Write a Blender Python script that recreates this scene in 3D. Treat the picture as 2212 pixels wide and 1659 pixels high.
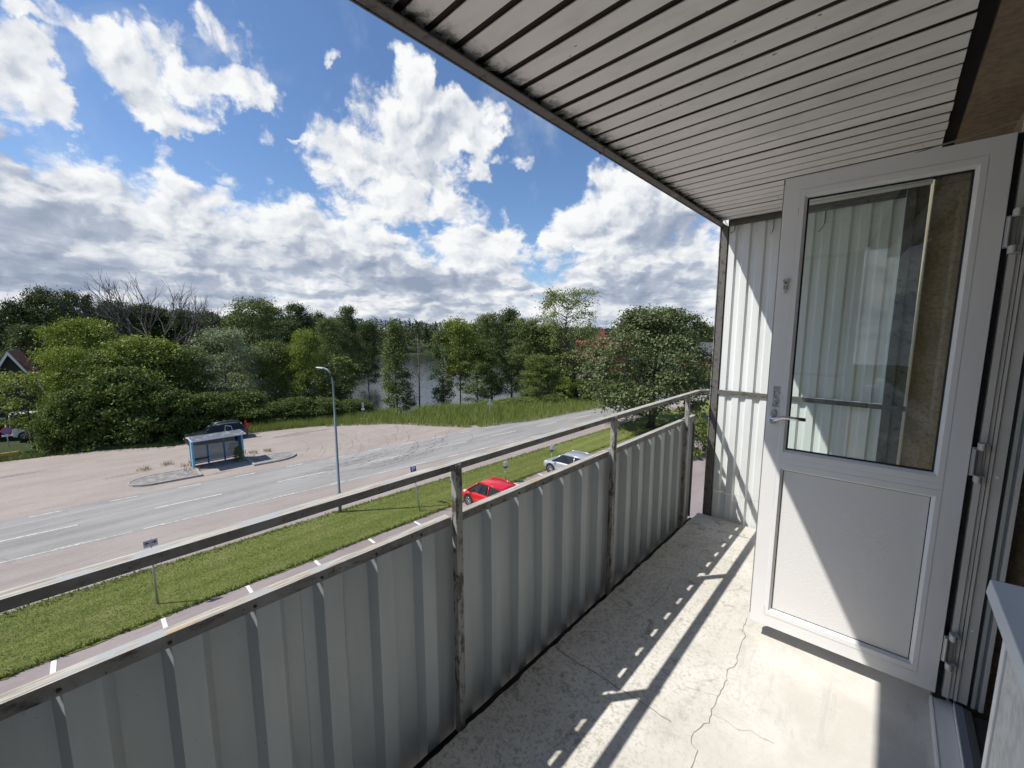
import bpy, bmesh, math, random
import numpy as np
from mathutils import Vector, Matrix
R = math.radians
for o in list(bpy.data.objects): bpy.data.objects.remove(o)
S = bpy.context.scene
COL = S.collection
CAMZ = 9.7                      # eye height above the street
FL = 8.15                       # balcony floor level
# ------------------------------------------------------------------ camera
cam = bpy.data.cameras.new('camera'); camo = bpy.data.objects.new('camera', cam); COL.objects.link(camo)
camo.location = (0, 0, CAMZ); camo.rotation_euler = (R(90-7.258), 0, R(43.279))
cam.sensor_width = 36; cam.lens = 36*1606.27/4096; cam.clip_start = 0.05; cam.clip_end = 5000
S.camera = camo
S.render.resolution_x = 1024; S.render.resolution_y = 768
# ------------------------------------------------------------------ light
SUN = Vector((-.4845, -.625, 1)).normalized()
EL = math.asin(SUN.z); AZ = math.atan2(SUN.x, SUN.y)
sl = bpy.data.lights.new('sun', 'SUN'); sl.energy = 4.6; sl.angle = R(0.53); sl.color = (1, .955, .89)
so = bpy.data.objects.new('sun', sl); COL.objects.link(so); so.rotation_euler = SUN.to_track_quat('Z', 'Y').to_euler()
S.view_settings.view_transform = 'Standard'; S.view_settings.look = 'None'
S.view_settings.exposure = 0.22; S.view_settings.gamma = 1
# pixel helper (photo displayed 2212 wide) -> unit direction, used to read positions off the photo
_f = 867.4
def raydir(x, y):
    p, a = R(-7.258), R(-43.279)
    f = Vector((math.sin(a)*math.cos(p), math.cos(a)*math.cos(p), math.sin(p)))
    r = Vector((math.cos(a), -math.sin(a), 0)); d = f.cross(r)
    return ((x-1106)*r + (y-829.5)*d + _f*f).normalized()
def azel(x, y):
    d = raydir(x, y); return math.atan2(d.x, d.y), math.asin(d.z)
# ------------------------------------------------------------------ world: Nishita sky + clouds in azimuth / elevation
W = bpy.data.worlds.new('World'); S.world = W; W.use_nodes = True
def build_world():
    nt = W.node_tree; N = nt.nodes; L = nt.links; N.clear()
    def nd(t, **k):
        n = N.new(t)
        for a, b in k.items(): setattr(n, a, b)
        return n
    def inp(n, i, v):
        if isinstance(v, bpy.types.NodeSocket): L.new(v, n.inputs[i])
        elif v is not None: n.inputs[i].default_value = v
    def m(op, a, b=None, c=None, clamp=False):
        n = nd('ShaderNodeMath', operation=op, use_clamp=clamp); inp(n, 0, a); inp(n, 1, b); inp(n, 2, c); return n.outputs[0]
    def comb(x, y, z=0.0):
        n = nd('ShaderNodeCombineXYZ'); inp(n, 0, x); inp(n, 1, y); inp(n, 2, z); return n.outputs[0]
    def sstep(x, lo, hi):
        n = nd('ShaderNodeMapRange', interpolation_type='SMOOTHSTEP'); inp(n, 0, x); inp(n, 1, lo); inp(n, 2, hi); return n.outputs[0]
    def noise(v, scale, detail=8, rough=.55, dist=0.0, lac=2.0):
        n = nd('ShaderNodeTexNoise'); inp(n, 'Vector', v); n.inputs['Scale'].default_value = scale
        n.inputs['Detail'].default_value = detail; n.inputs['Roughness'].default_value = rough
        n.inputs['Distortion'].default_value = dist; n.inputs['Lacunarity'].default_value = lac; return n.outputs[0]
    sky = nd('ShaderNodeTexSky', sky_type='NISHITA'); sky.sun_disc = False
    sky.sun_elevation = EL; sky.sun_rotation = AZ; sky.air_density = 1.0; sky.dust_density = .35; sky.ozone_density = 2.2; sky.altitude = 100
    tc = nd('ShaderNodeTexCoord'); sp = nd('ShaderNodeSeparateXYZ'); L.new(tc.outputs['Generated'], sp.inputs[0])
    az = m('ARCTAN2', sp.outputs[0], sp.outputs[1]); el = m('ARCSINE', sp.outputs[2])
    # perspective of a cloud deck: squash towards the horizon
    ev = m('LOGARITHM', m('ADD', m('MAXIMUM', el, -.02), .30), math.e)      # -2.3 .. -.3
    P = comb(az, m('MULTIPLY', ev, .72), 0.0)
    P1 = P
    off = nd('ShaderNodeVectorMath', operation='ADD'); L.new(P, off.inputs[0]); off.inputs[1].default_value = (-.018, .022, 0)
    P2 = off.outputs[0]
    warp = nd('ShaderNodeTexNoise'); L.new(P, warp.inputs['Vector']); warp.inputs['Scale'].default_value = 8; warp.inputs['Detail'].default_value = 5; warp.inputs['Roughness'].default_value = .62
    wv = nd('ShaderNodeVectorMath', operation='MULTIPLY_ADD'); L.new(warp.outputs['Color'], wv.inputs[0]); wv.inputs[1].default_value = (.17, .14, 0); wv.inputs[2].default_value = (-.085, -.07, 0)
    q = nd('ShaderNodeVectorMath', operation='ADD'); L.new(comb(az, el), q.inputs[0]); L.new(wv.outputs[0], q.inputs[1]); Q = q.outputs[0]
    # blobs (photo pixels of the cloud masses, turned into sky directions)
    blobs = [(45,165,95,105,1),(110,235,75,50,.95),(205,60,120,70,1),(290,125,150,95,1),(345,215,100,70,1),(385,262,45,45,.9),(495,172,115,42,.9),
             (470,100,60,50,.5),(560,120,50,60,.42),(20,15,50,25,.6),(580,285,34,26,.62),(655,287,16,11,.6),(722,120,22,16,.4),
             (800,355,120,85,1),(900,270,125,85,1),(985,235,95,55,1),(1030,270,55,70,.95),(880,165,40,75,.72),(862,110,20,30,.7),(1030,372,32,30,.8),(860,445,150,60,1),
             (1110,345,44,22,.50),(1210,500,30,34,.55),(950,420,60,60,.7),
             (1390,430,150,85,1.1),(1320,385,65,50,1),(1300,480,80,60,1),(1440,510,160,70,1),(1060,520,60,40,.8),(990,545,120,60,1)]
    M = None
    for x, y, rx, ry, wgt in blobs:
        a, e = azel(x, y); a1, _ = azel(x+rx, y); _, e1 = azel(x, y-ry)
        n = nd('ShaderNodeVectorMath', operation='SUBTRACT'); L.new(Q, n.inputs[0]); n.inputs[1].default_value = (a, e, 0)
        n2 = nd('ShaderNodeVectorMath', operation='DIVIDE'); L.new(n.outputs[0], n2.inputs[0]); n2.inputs[1].default_value = (abs(a1-a), abs(e1-e), 1)
        n3 = nd('ShaderNodeVectorMath', operation='DOT_PRODUCT'); L.new(n2.outputs[0], n3.inputs[0]); L.new(n2.outputs[0], n3.inputs[1])
        v = m('MULTIPLY_ADD', n3.outputs['Value'], -.62*wgt, .95*wgt)
        M = v if M is None else m('MAXIMUM', M, v)
    # the long bank: its top edge as elevation over azimuth
    prof = [(-300,250),(0,262),(60,300),(110,345),(150,372),(220,395),(270,388),(330,372),(385,352),(430,372),(490,402),(540,432),(590,436),(640,412),(690,436),(760,440),
            (860,470),(960,500),(1030,500),(1085,492),(1120,548),(1165,590),(1215,560),(1270,560),(1330,540),(1400,500),(1560,520),(1900,520)]
    cr = nd('ShaderNodeValToRGB'); cr.color_ramp.interpolation = 'LINEAR'
    pts = [azel(*p) for p in prof]; a0, a1 = pts[0][0], pts[-1][0]
    els = cr.color_ramp.elements
    while len(els) < len(pts): els.new(.5)
    for i, (a, e) in enumerate(pts):
        els[i].position = (a-a0)/(a1-a0); els[i].color = (e, e, e, 1)
    inp(cr, 0, m('DIVIDE', m('SUBTRACT', nd('ShaderNodeSeparateXYZ').outputs[0], a0), a1-a0))
    sq = [n for n in N if n.type == 'SEPXYZ'][-1]; L.new(Q, sq.inputs[0])
    bank = m('MULTIPLY_ADD', m('SUBTRACT', cr.outputs[0], sq.outputs[1]), 9.0, .30)
    M = m('MAXIMUM', M, m('MINIMUM', bank, 1.05))
    n1 = noise(P1, 5.0, 9, .58, .2); n2 = noise(P2, 5.0, 9, .58, .2)
    nb = noise(P1, 2.6, 3, .5, .3)
    fine = noise(P1, 24, 5, .65, .5)
    def billow(v):
        a = nd('ShaderNodeVectorMath', operation='MULTIPLY_ADD'); L.new(warp.outputs['Color'], a.inputs[0]); a.inputs[1].default_value = (.12,.12,0); L.new(v, a.inputs[2])
        b = nd('ShaderNodeTexVoronoi', feature='F1'); L.new(a.outputs[0], b.inputs['Vector']); b.inputs['Scale'].default_value = 13; b.inputs['Detail'].default_value = 2; b.inputs['Roughness'].default_value = .6; return b.outputs[0]
    b1 = billow(P1); b2 = billow(P2)
    horizon_break = m('MULTIPLY', noise(comb(m('MULTIPLY', az, .75), m('MULTIPLY', ev, 1.5)), 7, 4, .55), 1.0)
    dens = m('ADD', m('MULTIPLY_ADD', n1, 2.7, M), m('MULTIPLY_ADD', fine, .85, m('MULTIPLY_ADD', b1, -.60, -1.36)))
    # small gaps low over the horizon
    low = sstep(el, .22, .05)
    dens = m('SUBTRACT', dens, m('MULTIPLY', low, m('MULTIPLY_ADD', horizon_break, 1.6, -.80)))
    # thin veils between the clouds
    veil = m('MULTIPLY', sstep(noise(P1, 3.2, 5, .65, .6), .50, .80), .30)
    alpha = m('MAXIMUM', sstep(dens, -.16, .40), veil)
    lit = m('ADD', m('MULTIPLY', m('SUBTRACT', n1, n2), 1.7), m('MULTIPLY', m('SUBTRACT', b2, b1), .55))
    litf = m('MULTIPLY', m('SUBTRACT', fine, .5), .18)
    thick = sstep(dens, .12, 1.0)
    # grey undersides
    greys = [(40,345,95,70,1.1),(120,500,220,70,.65),(60,590,260,40,1.1),(330,520,120,40,.5),(560,590,130,26,.55),(840,600,190,36,1.1),(620,545,120,34,.4),(890,330,90,55,.45),(300,200,120,40,.35),
             (1440,500,110,50,1.15),(1150,600,100,20,.8),(1420,600,160,30,.7),(300,610,240,25,.6),(1300,640,200,22,.5),(700,640,400,14,.5)]
    Gm = None
    for x, y, rx, ry, wgt in greys:
        a, e = azel(x, y); a1_, _ = azel(x+rx, y); _, e1 = azel(x, y-ry)
        n = nd('ShaderNodeVectorMath', operation='SUBTRACT'); L.new(Q, n.inputs[0]); n.inputs[1].default_value = (a, e, 0)
        n2_ = nd('ShaderNodeVectorMath', operation='DIVIDE'); L.new(n.outputs[0], n2_.inputs[0]); n2_.inputs[1].default_value = (abs(a1_-a), abs(e1-e), 1)
        n3 = nd('ShaderNodeVectorMath', operation='DOT_PRODUCT'); L.new(n2_.outputs[0], n3.inputs[0]); L.new(n2_.outputs[0], n3.inputs[1])
        v = m('MULTIPLY', sstep(n3.outputs['Value'], 1.7, 0.0), wgt)
        Gm = v if Gm is None else m('MAXIMUM', Gm, v)
    stripes = noise(comb(m('MULTIPLY', az, .60), m('MULTIPLY', ev, 1.5)), 6, 5, .6, .5)
    dark = m('ADD', m('MULTIPLY', Gm, .46), m('MULTIPLY', low, m('MULTIPLY_ADD', sstep(stripes, .42, .64), .36, .0)))
    dark = m('ADD', dark, m('MULTIPLY', thick, m('MULTIPLY_ADD', nb, 1.0, -.34)))
    t = m('SUBTRACT', m('ADD', .90, m('ADD', lit, litf)), dark, clamp=True)
    ccol = nd('ShaderNodeValToRGB'); L.new(t, ccol.inputs[0]); e = ccol.color_ramp.elements
    e[0].position = 0; e[0].color = (.29, .345, .455, 1); e[1].position = 1; e[1].color = (.93, .94, .95, 1)
    k = e.new(.4); k.color = (.44, .495, .60, 1); k = e.new(.7); k.color = (.73, .76, .81, 1)
    skymul = nd('ShaderNodeMix', data_type='RGBA', blend_type='MULTIPLY'); skymul.inputs[0].default_value = 1
    L.new(sky.outputs[0], skymul.inputs[6]); skymul.inputs[7].default_value = (SKYK*.90, SKYK*1.04, SKYK*1.20, 1)
    mix = nd('ShaderNodeMix', data_type='RGBA'); L.new(alpha, mix.inputs[0]); L.new(skymul.outputs[2], mix.inputs[6])
    cm = nd('ShaderNodeMix', data_type='RGBA', blend_type='MULTIPLY'); cm.inputs[0].default_value = 1; L.new(ccol.outputs[0], cm.inputs[6]); cm.inputs[7].default_value = (.885/BG, .885/BG, .88/BG, 1)
    L.new(cm.outputs[2], mix.inputs[7])
    bg = nd('ShaderNodeBackground'); L.new(mix.outputs[2], bg.inputs[0]); bg.inputs[1].default_value = BG
    out = nd('ShaderNodeOutputWorld'); L.new(bg.outputs[0], out.inputs[0])
SKYK = 1.0; BG = 0.10
build_world()
W.cycles.sampling_method = "MANUAL"; W.cycles.sample_map_resolution = 256
#@@SKYEND
# ------------------------------------------------------------------ helpers
def tag(o, label=None, cat=None, group=None, kind=None):
    if label: o['label'] = label
    if cat: o['category'] = cat
    if group: o['group'] = group
    if kind: o['kind'] = kind
    return o
def empty(name, loc=(0,0,0), rz=0, label=None, cat=None, group=None):
    o = bpy.data.objects.new(name, None); COL.objects.link(o); o.location = loc; o.rotation_euler = (0,0,rz); o.empty_display_size = .2
    return tag(o, label, cat, group)
def link_mesh(name, me, mt, parent=None, smooth=False):
    if isinstance(mt, (list, tuple)):
        for q in mt: me.materials.append(q)
    elif mt: me.materials.append(mt)
    if smooth: me.polygons.foreach_set('use_smooth', [True]*len(me.polygons))
    o = bpy.data.objects.new(name, me); COL.objects.link(o)
    if parent: o.parent = parent
    return o
class MB:
    def __init__(s): s.v = []; s.f = []; s.mi = []
    def add(s, vs, fs, mi=0):
        b = len(s.v); s.v += [tuple(v) for v in vs]; s.f += [tuple(i+b for i in f) for f in fs]; s.mi += [mi]*len(fs)
        return s
    def box(s, x0, x1, y0, y1, z0, z1, mi=0):
        return s.add([(x0,y0,z0),(x1,y0,z0),(x1,y1,z0),(x0,y1,z0),(x0,y0,z1),(x1,y0,z1),(x1,y1,z1),(x0,y1,z1)],
                     [(0,3,2,1),(4,5,6,7),(0,1,5,4),(1,2,6,5),(2,3,7,6),(3,0,4,7)], mi)
    def hexa(s, p, mi=0):        # 8 points: bottom 4 ccw, top 4 ccw
        return s.add(p, [(0,3,2,1),(4,5,6,7),(0,1,5,4),(1,2,6,5),(2,3,7,6),(3,0,4,7)], mi)
    def tube(s, pts, r, n=8, mi=0, cap=True):
        pts = [Vector(p) for p in pts]; rs = r if isinstance(r, (list, tuple)) else [r]*len(pts)
        b = len(s.v); up = Vector((0,0,1)); prev = None
        for i, p in enumerate(pts):
            d = (pts[min(i+1,len(pts)-1)] - pts[max(i-1,0)]).normalized()
            a = d.cross(prev if prev and abs(d.dot(prev)) < .95 else (up if abs(d.z) < .9 else Vector((1,0,0)))).normalized(); c = d.cross(a)
            prev = c if False else prev
            for k in range(n):
                t = 2*math.pi*k/n; q = p + (a*math.cos(t)+c*math.sin(t))*rs[i]; s.v.append(tuple(q))
        for i in range(len(pts)-1):
            for k in range(n):
                s.f.append((b+i*n+k, b+i*n+(k+1)%n, b+(i+1)*n+(k+1)%n, b+(i+1)*n+k)); s.mi.append(mi)
        if cap:
            s.f.append(tuple(b+k for k in range(n))[::-1]); s.mi.append(mi); e = b+(len(pts)-1)*n
            s.f.append(tuple(e+k for k in range(n))); s.mi.append(mi)
        return s
    def lathe(s, c, prof, axis='z', n=20, mi=0):   # prof [(radius, height)]
        b = len(s.v); c = Vector(c)
        for r, h in prof:
            for k in range(n):
                t = 2*math.pi*k/n; x, y = r*math.cos(t), r*math.sin(t)
                s.v.append(tuple(c + (Vector((x,y,h)) if axis=='z' else Vector((h,x,y)) if axis=='x' else Vector((y,h,x)))))
        for i in range(len(prof)-1):
            for k in range(n): s.f.append((b+i*n+k, b+i*n+(k+1)%n, b+(i+1)*n+(k+1)%n, b+(i+1)*n+k)); s.mi.append(mi)
        s.f.append(tuple(b+k for k in range(n))[::-1]); s.mi.append(mi)
        e = b+(len(prof)-1)*n; s.f.append(tuple(e+k for k in range(n))); s.mi.append(mi)
        return s
    def prism(s, poly, z0, z1, mi=0):   # horizontal polygon ccw, extruded up
        n = len(poly)
        return s.add([(x,y,z0) for x,y in poly]+[(x,y,z1) for x,y in poly],
                     [tuple(range(n))[::-1], tuple(range(n,2*n))]+[(i,(i+1)%n,n+(i+1)%n,n+i) for i in range(n)], mi)
    def build(s, name, mt, parent=None, smooth=False, bevel=0, fix=True):
        me = bpy.data.meshes.new(name); me.from_pydata(s.v, [], s.f)
        if any(s.mi): me.polygons.foreach_set('material_index', s.mi)
        if fix or bevel:
            bm = bmesh.new(); bm.from_mesh(me)
            if bevel: bmesh.ops.bevel(bm, geom=[e for e in bm.edges if len(e.link_faces) == 2 and e.calc_face_angle(0) > .5], offset=bevel, segments=1, affect='EDGES', clamp_overlap=True)
            bmesh.ops.recalc_face_normals(bm, faces=bm.faces); bm.to_mesh(me); bm.free()
        me.update()
        return link_mesh(name, me, mt, parent, smooth)
def npmesh(name, V, F, mt, parent=None):     # quads (n,4) or tris
    me = bpy.data.meshes.new(name); V = np.asarray(V, np.float32); F = np.asarray(F, np.int32); k = F.shape[1]
    me.vertices.add(len(V)); me.vertices.foreach_set('co', V.ravel())
    me.loops.add(F.size); me.loops.foreach_set('vertex_index', F.ravel())
    me.polygons.add(len(F)); me.polygons.foreach_set('loop_start', np.arange(0, F.size, k, dtype=np.int32)); me.polygons.foreach_set('loop_total', np.full(len(F), k, np.int32))
    me.update(calc_edges=True)
    return link_mesh(name, me, mt, parent)
def copy_tree(o, parent=None):
    c = o.copy(); COL.objects.link(c); c.parent = parent
    for ch in [q for q in bpy.data.objects if q.parent == o]: copy_tree(ch, c)
    return c
# ------------------------------------------------------------------ materials
class NT:
    def __init__(s, name):
        s.m = bpy.data.materials.new(name); s.m.use_nodes = True; s.t = s.m.node_tree; s.N = s.t.nodes; s.b = s.N['Principled BSDF']; s.tc = None
    def nd(s, t, **k):
        n = s.N.new(t)
        for a, b in k.items(): setattr(n, a, b)
        return n
    def ip(s, n, i, v):
        if isinstance(v, bpy.types.NodeSocket): s.t.links.new(v, n.inputs[i])
        elif v is not None: n.inputs[i].default_value = v
    def co(s, kind='Object', scale=None):
        if not s.tc: s.tc = s.nd('ShaderNodeTexCoord')
        o = s.tc.outputs[kind]
        if scale:
            v = s.nd('ShaderNodeVectorMath', operation='MULTIPLY'); s.ip(v, 0, o); v.inputs[1].default_value = scale; o = v.outputs[0]
        return o
    def math(s, op, a, b=None, c=None, clamp=False):
        n = s.nd('ShaderNodeMath', operation=op, use_clamp=clamp); s.ip(n,0,a); s.ip(n,1,b); s.ip(n,2,c); return n.outputs[0]
    def noise(s, v, scale, detail=4, rough=.55, dist=0):
        n = s.nd('ShaderNodeTexNoise'); s.ip(n,'Vector',v); n.inputs['Scale'].default_value = scale; n.inputs['Detail'].default_value = detail
        n.inputs['Roughness'].default_value = rough; n.inputs['Distortion'].default_value = dist; return n.outputs[0]
    def ss(s, x, lo, hi, a=0., b=1.):
        n = s.nd('ShaderNodeMapRange', interpolation_type='SMOOTHSTEP'); s.ip(n,0,x); s.ip(n,1,lo); s.ip(n,2,hi); s.ip(n,3,a); s.ip(n,4,b); return n.outputs[0]
    def mix(s, f, a, b, mode='MIX'):
        n = s.nd('ShaderNodeMix', data_type='RGBA', blend_type=mode); s.ip(n,0,f); s.ip(n,6,a if isinstance(a, bpy.types.NodeSocket) else (*a,1)); s.ip(n,7,b if isinstance(b, bpy.types.NodeSocket) else (*b,1)); return n.outputs[2]
    def sep(s, v):
        n = s.nd('ShaderNodeSeparateXYZ'); s.ip(n,0,v); return n.outputs
    def bump(s, h, strength=.3, dist=.01):
        n = s.nd('ShaderNodeBump'); s.ip(n,'Height',h); n.inputs['Strength'].default_value = strength; n.inputs['Distance'].default_value = dist
        s.t.links.new(n.outputs[0], s.b.inputs['Normal'])
    def fin(s, col, rough=.6, metal=0., spec=.5):
        s.ip(s.b,'Base Color', col if isinstance(col, bpy.types.NodeSocket) else (*col,1)); s.ip(s.b,'Roughness',rough); s.ip(s.b,'Metallic',metal)
        s.b.inputs['Specular IOR Level'].default_value = spec; return s.m
def plain(name, col, rough=.6, metal=0., var=.0, vs=6., bump=0., bs=60., spec=.5):
    n = NT(name)
    c = col
    if var: 
        f = n.noise(n.co(), vs, 5, .6); c = n.mix(n.ss(f,.3,.7), tuple(x*(1-var) for x in col), tuple(min(1,x*(1+var*.6)) for x in col))
    if bump: n.bump(n.noise(n.co(), bs, 3), bump, .004)
    return n.fin(c, rough, metal, spec)
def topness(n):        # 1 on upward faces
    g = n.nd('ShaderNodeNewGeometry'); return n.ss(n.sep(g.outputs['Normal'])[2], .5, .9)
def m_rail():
    n = NT('weathered_galvanised_shaded_sides'); v = n.co()
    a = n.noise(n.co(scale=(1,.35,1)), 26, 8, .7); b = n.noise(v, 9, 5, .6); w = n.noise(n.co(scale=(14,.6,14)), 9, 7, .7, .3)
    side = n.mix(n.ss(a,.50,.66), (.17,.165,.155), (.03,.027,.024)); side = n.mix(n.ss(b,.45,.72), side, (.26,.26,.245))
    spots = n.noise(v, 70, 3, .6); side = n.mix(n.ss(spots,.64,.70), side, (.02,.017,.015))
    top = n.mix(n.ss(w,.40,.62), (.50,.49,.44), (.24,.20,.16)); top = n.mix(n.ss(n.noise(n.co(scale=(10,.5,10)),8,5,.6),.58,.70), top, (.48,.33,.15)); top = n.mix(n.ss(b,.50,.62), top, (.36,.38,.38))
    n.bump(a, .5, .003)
    return n.fin(n.mix(topness(n), side, top), .62)  # stained pale tops are wear; side faces have their shade painted in
def m_post():
    n = NT('flaking_painted_steel_post'); v = n.co(scale=(1,1,.35))
    a = n.noise(v, 38, 8, .72); b = n.noise(v, 12, 4, .6)
    c = n.mix(n.ss(a,.47,.60), (.30,.295,.28), (.055,.045,.038)); c = n.mix(n.ss(b,.5,.7), c, (.15,.135,.115))
    n.bump(a,.5,.003); return n.fin(c,.65)
def m_frame():
    n = NT('dark_grey_painted_steel'); a = n.noise(n.co(), 30, 7, .7)
    c = n.mix(n.ss(a,.5,.68), (.125,.12,.11), (.045,.038,.03)); c = n.mix(n.ss(n.noise(n.co(),5,5),.60,.72), c, (.22,.215,.20)); n.bump(a,.3,.002); return n.fin(c,.6)
def m_sheet():
    n = NT('pale_grey_coated_sheet'); a = n.noise(n.co(scale=(1,1,.12)), 10, 5, .6); b = n.noise(n.co(), 3, 3)
    c = n.mix(n.ss(a,.35,.72), (.42,.452,.462), (.365,.395,.406)); c = n.mix(n.ss(n.noise(n.co(), 55, 3, .6),.70,.75), c, (.32,.31,.28))
    c = n.mix(n.math('MULTIPLY', n.ss(n.noise(n.co(scale=(1,1,.25)),16,6,.65),.60,.78), .4), c, (.40,.41,.38)); n.bump(b,.15,.02)
    return n.fin(c, .42)
def m_screen():
    n = NT('white_coated_sheet'); a = n.noise(n.co(scale=(1,1,.15)), 9, 5, .6)
    c = n.mix(n.ss(a,.4,.7), (.74,.765,.76), (.66,.69,.685)); c = n.mix(n.ss(n.noise(n.co(), 45, 3, .6),.71,.75), c, (.4,.38,.34)); return n.fin(c,.4)
def m_floor():
    n = NT('worn_pale_concrete_floor'); v = n.co(); x, y, z = n.sep(v)
    f = n.noise(v, 240, 4, .7); g = n.noise(v, 70, 6, .75); big = n.noise(v, 3.2, 6, .62, .4); mid = n.noise(v, 11, 7, .7)
    c = n.mix(n.ss(big,.35,.65), (.70,.685,.635), (.60,.58,.53))
    edge = n.ss(n.math('ADD', x, n.math('MULTIPLY', big, .5)), .12, -.70)      # pitted near the parapet, smooth by the door
    c = n.mix(n.math('MULTIPLY', n.ss(g,.50,.60), n.math('MULTIPLY_ADD', edge, .60, .05)), c, (.27,.25,.215))
    c = n.mix(n.math('MULTIPLY', n.ss(f,.58,.66), n.math('MULTIPLY_ADD', edge, .8, .12)), c, (.20,.18,.15))
    st = n.math('MULTIPLY', n.ss(mid,.56,.70), n.math('MULTIPLY_ADD', edge, .7, .12)); c = n.mix(st, c, (.22,.185,.14))
    c = n.mix(n.math('MULTIPLY', n.ss(n.noise(v,6,5,.6,1.5),.60,.72), n.math('MULTIPLY', edge, .7)), c, (.17,.14,.11))
    c = n.mix(n.math('MULTIPLY', n.ss(n.noise(n.co(scale=(3,.5,1)), 5, 7, .7, .8), .54, .66), .40), c, (.46,.455,.43))
    n.bump(n.math('ADD', g, n.math('MULTIPLY', f, .6)), .28, .004); return n.fin(c, .85, spec=.25)
def m_boards():
    n = NT('greyed_white_ceiling_boards'); v = n.co(scale=(.25,1,1)); x, y, z = n.sep(n.co())
    a = n.noise(v, 22, 8, .65, .3); b = n.noise(n.co(), 4.5, 5, .6)
    c = n.mix(n.ss(a,.42,.72), (.87,.855,.82), (.79,.775,.74)); c = n.mix(n.ss(b,.5,.8), c, (.72,.71,.69))
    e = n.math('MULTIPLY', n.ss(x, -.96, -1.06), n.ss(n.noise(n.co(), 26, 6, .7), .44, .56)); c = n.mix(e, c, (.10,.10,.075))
    sp = n.noise(n.co(scale=(.5,1,1)), 60, 2); c = n.mix(n.ss(sp,.72,.76), c, (.12,.11,.10)); n.bump(a,.25,.003); return n.fin(c,.7)
def m_stucco(name='brown_stucco', c0=(.52,.42,.29), c1=(.36,.285,.185)):
    n = NT(name); a = n.noise(n.co(), 60, 6, .7); b = n.noise(n.co(), 5, 4)
    c = n.mix(n.ss(a,.42,.62), c0, c1); c = n.mix(n.math('MULTIPLY', n.ss(b,.4,.7), .5), c, tuple(x*.7 for x in c1)); n.bump(a,.9,.012); return n.fin(c,.9,spec=.2)
def m_leaf(name, c0, c1, tr=.35, patch=False):
    n = NT(name); g = n.nd('ShaderNodeNewGeometry'); oi = n.nd('ShaderNodeObjectInfo')
    f = n.math('ADD', n.math('MULTIPLY', g.outputs['Random Per Island'], .9), n.math('MULTIPLY', n.noise(n.co(), .45, 3), .75))
    c = n.mix(n.ss(f,.35,1.05), c0, c1); 
    if patch:
        c = n.mix(n.math('MULTIPLY', n.ss(n.noise(n.co(), .55, 6, .7, .6),.50,.66), .75), c, (.33,.285,.13)); c = n.mix(n.math('MULTIPLY', n.ss(n.noise(n.co(scale=(1.6,.12,1)), 1.1, 4, .6),.48,.60), .45), c, (.10,.15,.03))
    c = n.mix(n.math('MULTIPLY', oi.outputs['Random'], .35), c, tuple(x*.62 for x in c0))
    n.ip(n.b,'Base Color',c); n.b.inputs['Roughness'].default_value = .68; n.b.inputs['Specular IOR Level'].default_value = .3
    t = n.nd('ShaderNodeBsdfTranslucent'); n.ip(t,0,n.mix(1., c, (1.25,1.35,.6),'MULTIPLY')); mx = n.nd('ShaderNodeMixShader'); mx.inputs[0].default_value = tr*.55
    n.t.links.new(n.b.outputs[0], mx.inputs[1]); n.t.links.new(t.outputs[0], mx.inputs[2]); n.t.links.new(mx.outputs[0], n.N['Material Output'].inputs[0]); return n.m
def m_asphalt(name, c0, c1, c2, rut=False, seed=0., grain=1.):
    n = NT(name); v = n.co(); a = n.noise(v, 26*grain, 6, .8); b = n.noise(n.co(scale=(1,.35,1)), .55, 6, .65, .5); d = n.noise(v, .15, 3)
    c = n.mix(n.ss(b,.32,.68), c0, c1); c = n.mix(n.math('MULTIPLY', n.ss(a,.50,.70), .55), c, c2)
    c = n.mix(n.math('MULTIPLY', n.ss(n.noise(n.co(scale=(1,.16,1)), 1.6, 7, .72, .8), .50, .66), .35), c, tuple(x*.72 for x in c0))
    if rut:
        u = n.noise(n.co(scale=(1,.03,1)), 1.1, 4, .6); c = n.mix(n.math('MULTIPLY', n.ss(u,.42,.62), .5), c, tuple(x*1.22 for x in c1))
    gr = n.noise(v, 7*grain, 3, .8); c = n.mix(n.math('MULTIPLY', n.ss(gr,.52,.70), .35), c, tuple(x*1.25 for x in c1)); pk = n.noise(n.co(scale=(1,.5,1)), .9, 6, .75, 1.2); c = n.mix(n.math('MULTIPLY', n.ss(pk,.60,.70), .4), c, tuple(x*.62 for x in c0))
    n.bump(a,.35,.015); return n.fin(c,.85,spec=.25)
def m_grass(name, c0, c1, c2, stripes=True):
    n = NT(name); v = n.co(); a = n.noise(n.co(scale=(1,.45,1)), 5.5, 8, .8, .4); b = n.noise(v, .5, 5, .65); f = n.noise(n.co(scale=(1,.6,1)), 24, 4, .8)
    c = n.mix(n.ss(a,.40,.62), c0, c1); c = n.mix(n.math('MULTIPLY', n.ss(f,.45,.65), .5), c, tuple(x*.55 for x in c0)); c = n.mix(n.math('MULTIPLY', n.ss(b,.48,.72), .65), c, c2)
    if stripes: c = n.mix(n.math('MULTIPLY', n.ss(n.noise(n.co(scale=(1,.04,1)), 1.6, 3), .45, .6), .4), c, tuple(x*1.3 for x in c1))
    n.bump(n.math('ADD', a, f), .9, .06); return n.fin(c,.9,spec=.15)
M = {}
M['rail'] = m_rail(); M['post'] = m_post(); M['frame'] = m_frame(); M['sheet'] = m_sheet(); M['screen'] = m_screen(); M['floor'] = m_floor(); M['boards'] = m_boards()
M['dark'] = plain('gap_shade_black', (.018,.015,.012), .9); M['gasket'] = plain('dark_rubber', (.012,.013,.02), .5)
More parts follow.
